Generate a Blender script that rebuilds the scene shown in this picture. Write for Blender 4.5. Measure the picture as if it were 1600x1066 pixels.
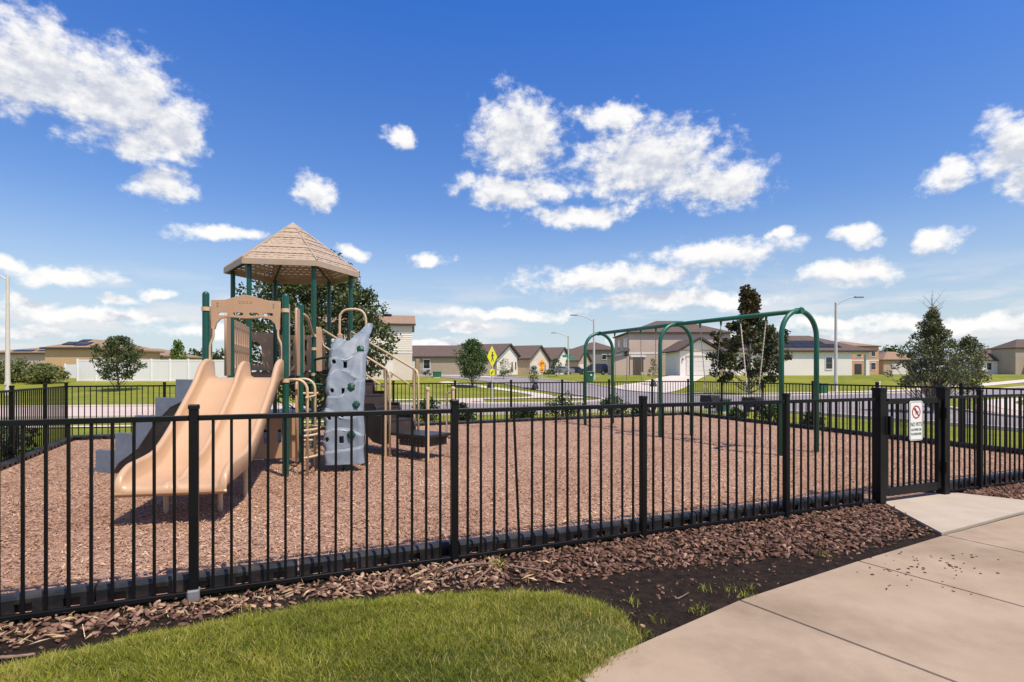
import bpy, bmesh, math, random
import numpy as np
from mathutils import Vector, Matrix
random.seed(7)
R = math.radians
scene = bpy.context.scene
C = scene.collection
for o in list(bpy.data.objects): bpy.data.objects.remove(o)

# ------------------------------------------------------------------ camera
F, HOR, EYE = 850.0, 583.0, 1.54          # focal length and horizon in photo pixels, eye height in metres
cam = bpy.data.cameras.new('camera'); camo = bpy.data.objects.new('camera', cam); C.objects.link(camo)
cam.sensor_width = 36.0; cam.lens = F / 1600 * 36.0
cam.shift_y = (HOR - 533) / 1600.0
cam.clip_start = 0.05; cam.clip_end = 4000
camo.location = (0, 0, EYE); camo.rotation_euler = (R(90), 0, 0)
scene.camera = camo
scene.view_settings.view_transform = 'Standard'; scene.view_settings.look = 'None'
scene.view_settings.gamma = 1.0; scene.view_settings.use_curve_mapping = False
scene.view_settings.exposure = 0.72
scene.render.resolution_x = 1024; scene.render.resolution_y = 682

# ------------------------------------------------------------------ sun and sky
SUN_EL = R(62); SUN_H = Vector((0.70, -0.71)).normalized()     # horizontal direction towards the sun
sun = bpy.data.lights.new('sun', 'SUN'); suno = bpy.data.objects.new('sun', sun); C.objects.link(suno)
sun.energy = 3.4; sun.angle = R(0.8); sun.color = (1.0, 0.885, 0.72)
sd = Vector((SUN_H.x * math.cos(SUN_EL), SUN_H.y * math.cos(SUN_EL), math.sin(SUN_EL)))
suno.rotation_euler = sd.to_track_quat('Z', 'Y').to_euler()
suno.location = (0, 0, 40)

world = bpy.data.worlds.new('World'); scene.world = world; world.use_nodes = True
nt = world.node_tree; nt.nodes.clear()
def N(t, **k):
    n = nt.nodes.new(t)
    for a, b in k.items(): setattr(n, a, b)
    return n
L = lambda a, b: nt.links.new(a, b)
def mth(op, a, b=None, c=None, clamp=False):
    n = N('ShaderNodeMath', operation=op, use_clamp=clamp)
    for i, v in enumerate((a, b, c)):
        if v is None: continue
        if isinstance(v, (int, float)): n.inputs[i].default_value = v
        else: L(v, n.inputs[i])
    return n.outputs[0]
sky = N('ShaderNodeTexSky', sky_type='NISHITA', sun_disc=False)
sky.sun_elevation = SUN_EL; sky.sun_rotation = math.atan2(SUN_H.x, SUN_H.y)
sky.air_density = 1.0; sky.dust_density = 0.25; sky.ozone_density = 2.5; sky.altitude = 0
tc = N('ShaderNodeTexCoord'); sep = N('ShaderNodeSeparateXYZ'); L(tc.outputs['Generated'], sep.inputs[0])
az = mth('ARCTAN2', sep.outputs[0], sep.outputs[1]); el = mth('ARCSINE', sep.outputs[2])
cmb = N('ShaderNodeCombineXYZ'); L(az, cmb.inputs[0]); L(el, cmb.inputs[1])
# clouds: (photo-measured azimuth / elevation centre and half extents), softened and torn by noise in direction space
CL = [(80,105,120,74),(185,150,128,86),(262,200,78,62),(20,120,60,70),(215,225,75,40),(265,292,66,30),(498,300,46,31),(627,216,25,24),(345,367,95,15),
      (552,392,32,15),(672,402,38,16),(95,433,95,20),(10,416,55,18),(40,473,58,16),(245,458,46,12),(185,472,32,11),(150,493,170,16),(30,520,120,14),(380,520,150,14),
      (806,212,84,68),(800,296,100,28),(1010,256,150,68),(1125,290,100,38),(955,183,68,26),(900,340,95,22),(1120,395,140,28),
      (955,436,190,28),(1060,472,180,20),(1325,430,95,25),(1337,370,45,20),(1470,367,55,23),(1215,362,26,12),(1575,235,75,58),(1475,276,52,26),(1590,285,45,30),
      (790,492,130,11),(725,514,60,9),(1490,508,220,18),(1300,505,120,14),(620,540,200,10),(1150,535,260,14)]
def density(vec):
    wn = N('ShaderNodeTexNoise', noise_dimensions='2D'); wn.inputs['Scale'].default_value = 9; wn.inputs['Detail'].default_value = 6; wn.inputs['Roughness'].default_value = 0.6
    L(vec, wn.inputs['Vector'])
    s1 = N('ShaderNodeVectorMath', operation='SUBTRACT'); L(wn.outputs['Color'], s1.inputs[0]); s1.inputs[1].default_value = (0.5, 0.5, 0.5)
    s2 = N('ShaderNodeVectorMath', operation='MULTIPLY_ADD'); L(s1.outputs[0], s2.inputs[0]); s2.inputs[1].default_value = (0.075, 0.05, 0); L(vec, s2.inputs[2])
    m = None
    for (x, y, rx, ry) in CL:
        a = math.atan((x - 800) / F); e = math.atan((HOR - y) / F * math.cos(a))
        k = math.cos(a)
        ka, ke = F / (rx * k * k), F / (ry * k)
        q = N('ShaderNodeVectorMath', operation='MULTIPLY_ADD'); L(s2.outputs[0], q.inputs[0]); q.inputs[1].default_value = (ka, ke, 0); q.inputs[2].default_value = (-a * ka, -e * ke, 0)
        l = N('ShaderNodeVectorMath', operation='LENGTH'); L(q.outputs[0], l.inputs[0])
        m = l.outputs['Value'] if m is None else mth('MINIMUM', m, l.outputs['Value'])
    # unseen clouds all round beyond the measured ones, cover raised to whiten ambient light
    g = N('ShaderNodeTexNoise', noise_dimensions='2D'); g.inputs['Scale'].default_value = 3.2; g.inputs['Detail'].default_value = 5
    gs = N('ShaderNodeVectorMath', operation='MULTIPLY'); L(vec, gs.inputs[0]); gs.inputs[1].default_value = (1.0, 2.6, 0); L(gs.outputs[0], g.inputs['Vector'])
    far = mth('SUBTRACT', mth('ABSOLUTE', az), 0.86); far = mth('MULTIPLY', far, 6, clamp=True)
    gen = mth('SUBTRACT', mth('MULTIPLY', mth('SUBTRACT', g.outputs['Fac'], 0.50), 4.0), mth('MULTIPLY', mth('SUBTRACT', 1.0, far), 4.0))
    m = mth('MAXIMUM', mth('SUBTRACT', 1.0, m), gen)
    f = N('ShaderNodeTexNoise', noise_dimensions='2D'); f.inputs['Scale'].default_value = 26; f.inputs['Detail'].default_value = 9; f.inputs['Roughness'].default_value = 0.62
    fs = N('ShaderNodeVectorMath', operation='MULTIPLY'); L(vec, fs.inputs[0]); fs.inputs[1].default_value = (1.0, 1.5, 0); L(fs.outputs[0], f.inputs['Vector'])
    t = mth('MULTIPLY_ADD', mth('SUBTRACT', f.outputs['Fac'], 0.5), 1.3, m)
    mr = N('ShaderNodeMapRange', interpolation_type='SMOOTHSTEP'); L(t, mr.inputs[0]); mr.inputs[1].default_value = -0.03; mr.inputs[2].default_value = 0.60
    return mr.outputs[0], f.outputs['Fac']
d0, fb = density(cmb.outputs[0])
up = N('ShaderNodeVectorMath', operation='ADD'); L(cmb.outputs[0], up.inputs[0]); up.inputs[1].default_value = (0, 0.028, 0)
d1, fb1 = density(up.outputs[0])
hz = N('ShaderNodeMapRange', interpolation_type='SMOOTHSTEP'); L(el, hz.inputs[0])
hz.inputs[1].default_value = -0.02; hz.inputs[2].default_value = 0.30; hz.inputs[3].default_value = 0.75; hz.inputs[4].default_value = 0.0
gain = N('ShaderNodeMix', data_type='RGBA', blend_type='MULTIPLY'); gain.inputs[0].default_value = 1
ge = N('ShaderNodeMapRange'); L(el, ge.inputs[0]); ge.inputs[1].default_value = 0.10; ge.inputs[2].default_value = 0.64
gm = N('ShaderNodeMix', data_type='RGBA'); L(ge.outputs[0], gm.inputs[0]); gm.inputs[6].default_value = (0.92, 0.94, 0.96, 1); gm.inputs[7].default_value = (0.26, 0.74, 1.5, 1)
L(sky.outputs[0], gain.inputs[6]); L(gm.outputs[2], gain.inputs[7])
hzm = N('ShaderNodeMix', data_type='RGBA'); L(hz.outputs[0], hzm.inputs[0]); L(gain.outputs[2], hzm.inputs[6]); hzm.inputs[7].default_value = (4.1, 4.7, 5.4, 1)
shade = N('ShaderNodeMix', data_type='RGBA'); L(mth('MULTIPLY', d1, mth('MULTIPLY_ADD', mth('SUBTRACT', 0.62, fb), 3.2, 0.35, clamp=True), clamp=True), shade.inputs[0])
shade.inputs[6].default_value = (7.3, 7.2, 7.1, 1); shade.inputs[7].default_value = (4.5, 4.75, 5.35, 1)
# soft layered stratus low over the horizon, all round
st = N('ShaderNodeTexNoise', noise_dimensions='2D'); st.inputs['Scale'].default_value = 1.0; st.inputs['Detail'].default_value = 6; st.inputs['Roughness'].default_value = 0.58
sts = N('ShaderNodeVectorMath', operation='MULTIPLY'); L(cmb.outputs[0], sts.inputs[0]); sts.inputs[1].default_value = (5.0, 30.0, 0); L(sts.outputs[0], st.inputs['Vector'])
sm = N('ShaderNodeMapRange', interpolation_type='SMOOTHSTEP'); L(st.outputs['Fac'], sm.inputs[0]); sm.inputs[1].default_value = 0.44; sm.inputs[2].default_value = 0.68
sf = N('ShaderNodeMapRange', interpolation_type='SMOOTHSTEP'); L(el, sf.inputs[0]); sf.inputs[1].default_value = 0.07; sf.inputs[2].default_value = 0.19; sf.inputs[3].default_value = 0.8; sf.inputs[4].default_value = 0.0
stm = N('ShaderNodeMix', data_type='RGBA'); L(mth('MULTIPLY', sm.outputs[0], sf.outputs[0]), stm.inputs[0]); L(hzm.outputs[2], stm.inputs[6]); stm.inputs[7].default_value = (6.0, 6.0, 6.15, 1)
cm = N('ShaderNodeMix', data_type='RGBA'); L(mth('MULTIPLY', d0, 0.97), cm.inputs[0]); L(stm.outputs[2], cm.inputs[6]); L(shade.outputs[2], cm.inputs[7])
bg = N('ShaderNodeBackground'); bg.inputs[1].default_value = 0.085; L(cm.outputs[2], bg.inputs[0])
wo = N('ShaderNodeOutputWorld'); L(bg.outputs[0], wo.inputs[0])

# ------------------------------------------------------------------ helpers
def gp(x, y, z=0.0):                       # photo pixel -> point on the level z
    Y = F * (EYE - z) / (y - HOR); return ((x - 800) / F * Y, Y)
def X_at(x, Y): return (x - 800) / F * Y
def Z_at(y, Y): return EYE + (HOR - y) / F * Y
def sstep(t): t = min(1, max(0, t)); return t * t * (3 - 2 * t)
def tz(x, y):                              # terrain height
    k = sstep((x + 26) / 16.0)
    return 1.25 * sstep((y - (30 + 14 * k)) / (26 - 4 * k))

MATS = {}
def mat(name, col, rough=0.6, col2=None, scale=8.0, detail=5, lo=0.35, hi=0.65, bump=0.0, bscale=None, metal=0.0, spec=0.5, attr=None, dirt=None, coat=0.0, emit=None, stretch=None, transl=0.0):
    if rough >= 0.84 and spec == 0.5: spec = 0.12
    m = bpy.data.materials.new(name); m.use_nodes = True; t = m.node_tree; b = t.nodes['Principled BSDF']
    b.inputs['Roughness'].default_value = rough; b.inputs['Metallic'].default_value = metal; b.inputs['Specular IOR Level'].default_value = spec
    b.inputs['Coat Weight'].default_value = coat
    co = t.nodes.new('ShaderNodeTexCoord'); src = co.outputs['Object']
    if stretch:
        mp = t.nodes.new('ShaderNodeMapping'); mp.inputs['Scale'].default_value = stretch; t.links.new(src, mp.inputs[0]); src = mp.outputs[0]
    out = None
    c1 = (*col, 1)
    if attr:
        a = t.nodes.new('ShaderNodeAttribute'); a.attribute_name = attr
        rp = t.nodes.new('ShaderNodeValToRGB'); els = rp.color_ramp.elements
        cols = [col] + list(col2)
        while len(els) < len(cols): els.new(0.5)
        for i, c in enumerate(cols): els[i].position = i / (len(cols) - 1); els[i].color = (*c, 1)
        t.links.new(a.outputs['Fac'], rp.inputs[0]); out = rp.outputs[0]
    elif col2:
        n = t.nodes.new('ShaderNodeTexNoise'); n.inputs['Scale'].default_value = scale; n.inputs['Detail'].default_value = detail; n.inputs['Roughness'].default_value = 0.6
        t.links.new(src, n.inputs['Vector'])
        r = t.nodes.new('ShaderNodeMapRange'); r.inputs[1].default_value = lo; r.inputs[2].default_value = hi; t.links.new(n.outputs['Fac'], r.inputs[0])
        mx = t.nodes.new('ShaderNodeMix'); mx.data_type = 'RGBA'; mx.inputs[6].default_value = c1; mx.inputs[7].default_value = (*col2, 1)
        t.links.new(r.outputs[0], mx.inputs[0]); out = mx.outputs[2]
    if dirt:                                # (colour, scale, lo, hi, amount): patches of wear
        dc, ds, dl, dh, da = dirt
        n = t.nodes.new('ShaderNodeTexNoise'); n.inputs['Scale'].default_value = ds; n.inputs['Detail'].default_value = 7; n.inputs['Roughness'].default_value = 0.65
        t.links.new(co.outputs['Object'], n.inputs['Vector'])
        r = t.nodes.new('ShaderNodeMapRange'); r.inputs[1].default_value = dl; r.inputs[2].default_value = dh; r.inputs[4].default_value = da; t.links.new(n.outputs['Fac'], r.inputs[0])
        mx = t.nodes.new('ShaderNodeMix'); mx.data_type = 'RGBA'; mx.inputs[7].default_value = (*dc, 1)
        if out: t.links.new(out, mx.inputs[6])
        else: mx.inputs[6].default_value = c1
        t.links.new(r.outputs[0], mx.inputs[0]); out = mx.outputs[2]
    if out: t.links.new(out, b.inputs['Base Color'])
    else: b.inputs['Base Color'].default_value = c1
    if bump:
        n = t.nodes.new('ShaderNodeTexNoise'); n.inputs['Scale'].default_value = bscale or scale * 4; n.inputs['Detail'].default_value = 6
        t.links.new(src, n.inputs['Vector'])
        bp = t.nodes.new('ShaderNodeBump'); bp.inputs['Strength'].default_value = bump; bp.inputs['Distance'].default_value = 0.02
        t.links.new(n.outputs['Fac'], bp.inputs['Height']); t.links.new(bp.outputs[0], b.inputs['Normal'])
    if transl:
        tr = t.nodes.new('ShaderNodeBsdfTranslucent'); ms = t.nodes.new('ShaderNodeMixShader'); ms.inputs[0].default_value = transl
        if out: t.links.new(out, tr.inputs[0])
        else: tr.inputs[0].default_value = c1
        t.links.new(b.outputs[0], ms.inputs[1]); t.links.new(tr.outputs[0], ms.inputs[2]); t.links.new(ms.outputs[0], t.nodes['Material Output'].inputs[0])
    MATS[name] = m; return m

mat('black_metal', (0.004, 0.004, 0.0045), 0.45, (0.007, 0.007, 0.008), 3, spec=0.22, bump=0.03, bscale=120)
mat('border_plastic', (0.008, 0.009, 0.011), 0.42, (0.014, 0.015, 0.018), 5, spec=0.45, dirt=((0.09, 0.075, 0.06), 3.5, 0.52, 0.75, 0.5), bump=0.08, bscale=60)
mat('green_post', (0.003, 0.055, 0.036), 0.38, (0.005, 0.075, 0.05), 3, dirt=((0.03, 0.09, 0.07), 9, 0.58, 0.8, 0.35))
mat('swing_green', (0.006, 0.098, 0.06), 0.4, (0.01, 0.12, 0.078), 3, dirt=((0.05, 0.14, 0.11), 7, 0.58, 0.8, 0.35))
mat('slide_plastic', (0.50, 0.315, 0.185), 0.34, (0.54, 0.345, 0.205), 2.5, dirt=((0.40, 0.245, 0.14), 5, 0.55, 0.8, 0.4), bump=0.03, bscale=30)
mat('tan_panel', (0.50, 0.315, 0.19), 0.5, (0.46, 0.285, 0.17), 4, dirt=((0.36, 0.22, 0.13), 6, 0.55, 0.8, 0.4), bump=0.04, bscale=40)
mat('tan_pipe', (0.60, 0.45, 0.28), 0.42, (0.55, 0.41, 0.255), 5, dirt=((0.42, 0.3, 0.19), 9, 0.56, 0.8, 0.4))
mat('roof_tan', (0.43, 0.325, 0.235), 0.5, (0.39, 0.295, 0.21), 6, dirt=((0.29, 0.215, 0.155), 5, 0.55, 0.8, 0.35))
mat('rock_plastic', (0.155, 0.19, 0.232), 0.55, (0.205, 0.24, 0.28), 9, bump=0.12, bscale=55, dirt=((0.11, 0.12, 0.145), 4, 0.52, 0.75, 0.5))
mat('step_grey', (0.14, 0.17, 0.22), 0.55, (0.18, 0.21, 0.26), 7, bump=0.2, bscale=60)
mat('rock_highlight', (0.42, 0.45, 0.50), 0.6, (0.5, 0.52, 0.56), 20)
mat('black_plastic', (0.016, 0.013, 0.012), 0.4, (0.03, 0.025, 0.023), 5, dirt=((0.09, 0.07, 0.06), 6, 0.55, 0.8, 0.4))
mat('deck_brown', (0.045, 0.03, 0.027), 0.45, (0.06, 0.042, 0.038), 6)
mat('hold_green', (0.004, 0.06, 0.035), 0.45)
mat('steel', (0.42, 0.42, 0.41), 0.35, metal=0.9)
mat('chain_steel', (0.25, 0.25, 0.25), 0.4, metal=0.7)
mat('chain_sleeve', (0.62, 0.55, 0.42), 0.5)
mat('seat_rubber', (0.022, 0.023, 0.026), 0.6, (0.035, 0.036, 0.04), 12, spec=0.3)
mat('concrete', (0.325, 0.245, 0.172), 0.85, (0.385, 0.295, 0.212), 1.6, dirt=((0.215, 0.157, 0.108), 0.9, 0.46, 0.72, 0.85), bump=0.12, bscale=90)
mat('concrete_pad', (0.40, 0.335, 0.265), 0.85, (0.44, 0.375, 0.30), 3, dirt=((0.36, 0.30, 0.25), 2.2, 0.55, 0.8, 0.6), bump=0.1, bscale=90)
mat('concrete_far', (0.52, 0.45, 0.40), 0.9, (0.60, 0.53, 0.47), 0.6)
mat('drive_pink', (0.50, 0.39, 0.35), 0.9, (0.56, 0.45, 0.40), 0.6)
mat('asphalt', (0.235, 0.21, 0.215), 0.9, (0.275, 0.25, 0.25), 0.5, dirt=((0.12, 0.11, 0.12), 0.25, 0.5, 0.7, 0.5), bump=0.1, bscale=20)
mat('soil', (0.011, 0.0075, 0.006), 0.95, (0.028, 0.019, 0.014), 14, bump=1.0, bscale=45, dirt=((0.05, 0.034, 0.024), 4, 0.55, 0.75, 0.6))
mat('mulch', (0.24, 0.14, 0.095), 0.9, (0.44, 0.285, 0.21), 26, detail=8, bump=0.8, bscale=45, dirt=((0.13, 0.07, 0.048), 1.2, 0.5, 0.75, 0.55))
mat('mulch_chip', (0.15, 0.076, 0.045), 0.85, [(0.28, 0.155, 0.094), (0.40, 0.24, 0.153), (0.50, 0.332, 0.225), (0.64, 0.48, 0.35)], attr='tone')
mat('bark', (0.052, 0.027, 0.019), 0.85, [(0.10, 0.053, 0.038), (0.165, 0.092, 0.067), (0.26, 0.155, 0.115), (0.46, 0.31, 0.21)], attr='tone', bump=0.3, bscale=60)
mat('straw', (0.30, 0.20, 0.10), 0.8, [(0.45, 0.32, 0.18), (0.58, 0.45, 0.29)], attr='tone')
mat('stick', (0.17, 0.105, 0.075), 0.85, (0.26, 0.175, 0.13), 20, bump=0.3, bscale=60)
mat('grass_blade', (0.105, 0.135, 0.012), 0.65, [(0.19, 0.225, 0.018), (0.29, 0.31, 0.026), (0.43, 0.40, 0.06), (0.56, 0.43, 0.18)], attr='tone', transl=0.35)
mat('turf_base', (0.05, 0.065, 0.012), 0.95, (0.085, 0.10, 0.02), 9, bump=0.8, bscale=40, dirt=((0.07, 0.045, 0.025), 2.2, 0.5, 0.7, 0.8))
mat('lawn', (0.10, 0.125, 0.014), 0.95, (0.205, 0.225, 0.03), 1.1, detail=9, lo=0.3, hi=0.7, bump=0.9, bscale=9, dirt=((0.27, 0.25, 0.04), 0.11, 0.42, 0.66, 0.8))
mat('bark_tree', (0.10, 0.08, 0.06), 0.9, (0.17, 0.14, 0.11), 9, bump=0.7, bscale=30)
mat('bark_pale', (0.24, 0.20, 0.16), 0.9, (0.34, 0.29, 0.24), 9, bump=0.5, bscale=30)
mat('leaf_oak', (0.030, 0.043, 0.012), 0.55, [(0.052, 0.075, 0.018), (0.085, 0.115, 0.03), (0.14, 0.17, 0.055)], attr='tone', transl=0.25)
mat('leaf_olive', (0.04, 0.052, 0.018), 0.55, [(0.075, 0.095, 0.032), (0.12, 0.14, 0.05), (0.19, 0.18, 0.08)], attr='tone', transl=0.25)
mat('leaf_magnolia', (0.022, 0.034, 0.012), 0.5, [(0.038, 0.056, 0.018), (0.07, 0.09, 0.03), (0.13, 0.066, 0.025), (0.2, 0.10, 0.04)], attr='tone', transl=0.12, spec=0.25)
mat('leaf_bright', (0.07, 0.12, 0.015), 0.5, [(0.12, 0.19, 0.025), (0.19, 0.27, 0.04)], attr='tone', transl=0.35)
mat('leaf_shrub', (0.022, 0.05, 0.012), 0.4, [(0.042, 0.085, 0.018), (0.075, 0.135, 0.03), (0.14, 0.2, 0.055)], attr='tone', transl=0.2)
mat('leaf_wild', (0.09, 0.12, 0.025), 0.6, [(0.15, 0.18, 0.045), (0.20, 0.23, 0.07), (0.20, 0.14, 0.08)], attr='tone', transl=0.3)
mat('petal_white', (0.8, 0.8, 0.74), 0.6)
mat('white_vinyl', (0.80, 0.79, 0.77), 0.45)
mat('stucco_white', (0.76, 0.71, 0.655), 0.9, (0.79, 0.74, 0.685), 0.6)
mat('stucco_cream', (0.66, 0.57, 0.48), 0.9, (0.70, 0.61, 0.52), 0.6)
mat('siding_white', (0.74, 0.68, 0.60), 0.8)
mat('stucco_tan', (0.45, 0.34, 0.255), 0.9, (0.49, 0.37, 0.285), 0.5)
mat('stucco_taupe', (0.40, 0.325, 0.255), 0.9, (0.44, 0.36, 0.285), 0.5)
mat('stucco_pink', (0.52, 0.405, 0.345), 0.9, (0.56, 0.44, 0.375), 0.5)
mat('stucco_orange', (0.56, 0.315, 0.19), 0.9, (0.60, 0.345, 0.215), 0.5)
mat('stucco_blue', (0.36, 0.38, 0.42), 0.9, (0.40, 0.42, 0.45), 0.5)
mat('stucco_grey', (0.22, 0.20, 0.18), 0.9, (0.26, 0.235, 0.21), 0.5)
mat('stucco_sand', (0.55, 0.37, 0.20), 0.9, (0.59, 0.40, 0.225), 0.5)
mat('stone_trim', (0.42, 0.32, 0.22), 0.9, (0.30, 0.23, 0.16), 9)
mat('trim_white', (0.74, 0.72, 0.69), 0.6)
mat('shingle_brown', (0.10, 0.073, 0.063), 0.9, (0.145, 0.106, 0.09), 3, bump=0.4, bscale=12, stretch=(1, 1, 3))
mat('shingle_tan', (0.25, 0.17, 0.115), 0.9, (0.31, 0.215, 0.15), 3, bump=0.4, bscale=12)
mat('fascia_brown', (0.05, 0.035, 0.03), 0.6)
mat('glass_dark', (0.015, 0.018, 0.022), 0.06, spec=0.8)
mat('solar', (0.02, 0.023, 0.032), 0.5, spec=0.2)
mat('solar_black', (0.02, 0.018, 0.018), 0.3)
mat('garage_white', (0.70, 0.66, 0.62), 0.6)
mat('door_brown', (0.10, 0.07, 0.05), 0.5)
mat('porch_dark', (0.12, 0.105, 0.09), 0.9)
mat('pole_grey', (0.46, 0.44, 0.42), 0.55, (0.52, 0.50, 0.48), 2)
mat('pole_concrete', (0.60, 0.54, 0.48), 0.8, (0.66, 0.60, 0.53), 3)
mat('lamp_grey', (0.20, 0.20, 0.21), 0.5)
mat('sign_yellow', (0.70, 0.68, 0.015), 0.5)
mat('sign_orange', (0.85, 0.33, 0.012), 0.5)
mat('sign_green', (0.01, 0.28, 0.15), 0.5)
mat('sign_white', (0.78, 0.78, 0.76), 0.45)
mat('sign_black', (0.008, 0.008, 0.008), 0.5)
mat('sign_red', (0.42, 0.012, 0.02), 0.45)
mat('sign_ink', (0.06, 0.11, 0.10), 0.5)
mat('utility_green', (0.012, 0.10, 0.055), 0.5, (0.018, 0.12, 0.068), 2)
mat('car_black', (0.010, 0.011, 0.013), 0.25, coat=0.6)
mat('car_grey', (0.22, 0.23, 0.26), 0.28, coat=0.6)
mat('car_white', (0.7, 0.7, 0.7), 0.3, coat=0.6)
mat('tyre', (0.012, 0.012, 0.012), 0.8)
mat('tail_red', (0.3, 0.01, 0.01), 0.3)
mat('head_clear', (0.6, 0.6, 0.6), 0.1)

def tag(o, label=None, cat=None, group=None, kind=None):
    if label: o['label'] = label
    if cat: o['category'] = cat
    if group: o['group'] = group
    if kind: o['kind'] = kind
    return o
def thing(name, label, cat, loc=(0, 0, 0), rz=0.0, group=None):
    o = bpy.data.objects.new(name, None); C.objects.link(o); o.empty_display_size = 0.2
    o.location = loc; o.rotation_euler = (0, 0, rz)
    return tag(o, label, cat, group)
def root_of(o):
    while o.parent: o = o.parent
    return o
def world_inv(o):                         # inverse of an object's place, from its own transform chain
    m = Matrix.Identity(4)
    while o: m = o.matrix_basis @ m; o = o.parent
    return m.inverted()
class MB:
    def __init__(s): s.v = []; s.f = []
    def add(s, vs, fs):
        b = len(s.v); s.v += [tuple(v) for v in vs]; s.f += [tuple(i + b for i in f) for f in fs]; return s
    def box(s, c, size, rz=0.0, M=None):
        hx, hy, hz_ = size[0] / 2, size[1] / 2, size[2] / 2
        m = Matrix.Translation(c) @ (M if M else Matrix.Rotation(rz, 4, 'Z'))
        vs = [m @ Vector((x * hx, y * hy, z * hz_)) for z in (-1, 1) for y in (-1, 1) for x in (-1, 1)]
        return s.add(vs, [(0, 2, 3, 1), (4, 5, 7, 6), (0, 1, 5, 4), (2, 6, 7, 3), (0, 4, 6, 2), (1, 3, 7, 5)])
    def bev(s, c, size, b, rz=0.0):         # box with chamfered vertical and top edges
        hx, hy, hz_ = size[0] / 2, size[1] / 2, size[2] / 2
        m = Matrix.Translation(c) @ Matrix.Rotation(rz, 4, 'Z')
        def ring(ix, z): return [(-hx + ix, -hy + b, z), (-hx + b, -hy + ix, z), (hx - b, -hy + ix, z), (hx - ix, -hy + b, z), (hx - ix, hy - b, z), (hx - b, hy - ix, z), (-hx + b, hy - ix, z), (-hx + ix, hy - b, z)]
        rs = [ring(0, -hz_), ring(0, hz_ - b), ring(b * 0.6, hz_)]
        vs = [m @ Vector(p) for r in rs for p in r]; fs = []
        for k in range(2):
            for i in range(8): j = (i + 1) % 8; fs.append((k * 8 + i, k * 8 + j, k * 8 + 8 + j, k * 8 + 8 + i))
        fs.append(tuple(range(7, -1, -1))); fs.append(tuple(range(16, 24)))
        return s.add(vs, fs)
    def tube(s, pts, r, n=10, cap=True):
        pts = [Vector(p) for p in pts]; rr = r if isinstance(r, (list, tuple)) else [r] * len(pts)
        vs = []; fs = []; ref = None
        for i, p in enumerate(pts):
            d = (pts[min(i + 1, len(pts) - 1)] - pts[max(i - 1, 0)])
            if d.length < 1e-9: d = Vector((0, 0, 1))
            d.normalize()
            if ref is None: ref = Vector((1, 0, 0)) if abs(d.x) < 0.8 else Vector((0, 1, 0))
            a = (ref - d * ref.dot(d)).normalized(); b = d.cross(a); ref = a
            for k in range(n):
                t = 2 * math.pi * k / n; vs.append(p + (a * math.cos(t) + b * math.sin(t)) * rr[i])
        for i in range(len(pts) - 1):
            for k in range(n):
                j = (k + 1) % n; fs.append((i * n + k, i * n + j, i * n + n + j, i * n + n + k))
        if cap: fs.append(tuple(range(n - 1, -1, -1))); fs.append(tuple(range((len(pts) - 1) * n, len(pts) * n)))
        return s.add(vs, fs)
    def prism(s, poly, z0, z1):             # vertical prism over a ground polygon
        n = len(poly); z0 = z0 if isinstance(z0, (list, tuple)) else [z0] * n; z1 = z1 if isinstance(z1, (list, tuple)) else [z1] * n
        vs = [(p[0], p[1], z0[i]) for i, p in enumerate(poly)] + [(p[0], p[1], z1[i]) for i, p in enumerate(poly)]
        fs = [tuple(range(n - 1, -1, -1)), tuple(range(n, 2 * n))] + [(i, (i + 1) % n, n + (i + 1) % n, n + i) for i in range(n)]
        return s.add(vs, fs)
    def build(s, name, m, parent=None, smooth=False, world=True, auto=False):
        return mesh_obj(name, s.v, s.f, m, parent, smooth, world, auto)
def link_obj(name, me, parent):
    o = bpy.data.objects.new(name, me); C.objects.link(o)
    if parent: o.parent = parent
    return o
def fix_normals(me):
    bm = bmesh.new(); bm.from_mesh(me); bmesh.ops.recalc_face_normals(bm, faces=bm.faces); bm.to_mesh(me); bm.free()
def mesh_obj(name, v, f, m, parent=None, smooth=False, world=True, auto=False):
    me = bpy.data.meshes.new(name)
    if parent and world:
        mi = world_inv(parent); v = [mi @ Vector(p) for p in v]
    me.from_pydata(v, [], f); me.materials.append(MATS[m] if isinstance(m, str) else m)
    fix_normals(me)
    if smooth: me.polygons.foreach_set('use_smooth', [True] * len(me.polygons))
    if auto:
        me.polygons.foreach_set('use_smooth', [True] * len(me.polygons)); me.set_sharp_from_angle(angle=R(38))
    return link_obj(name, me, parent)
def copy_tree(o, parent=None):
    c = o.copy(); C.objects.link(c); c.parent = parent
    for ch in o.children: copy_tree(ch, c)
    return c
def panel(name, outer, holes, thick, m, parent, M, bevel=0.004):
    """flat plate: 2D outline (x, y) with holes, extruded, placed by matrix M (world)"""
    cu = bpy.data.curves.new(name, 'CURVE'); cu.dimensions = '2D'; cu.fill_mode = 'BOTH'; cu.extrude = thick / 2 - bevel; cu.bevel_depth = bevel; cu.bevel_resolution = 0
    for pl in [outer] + holes:
        sp = cu.splines.new('POLY'); sp.points.add(len(pl) - 1); sp.use_cyclic_u = True
        for i, p in enumerate(pl): sp.points[i].co = (p[0], p[1], 0, 1)
    tmp = bpy.data.objects.new('tmp', cu); me = bpy.data.meshes.new_from_object(tmp); bpy.data.objects.remove(tmp); bpy.data.curves.remove(cu)
    mm = (world_inv(parent) if parent else Matrix.Identity(4)) @ M
    me.transform(mm); me.materials.clear(); me.materials.append(MATS[m]); me.name = name
    return link_obj(name, me, parent)
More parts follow.
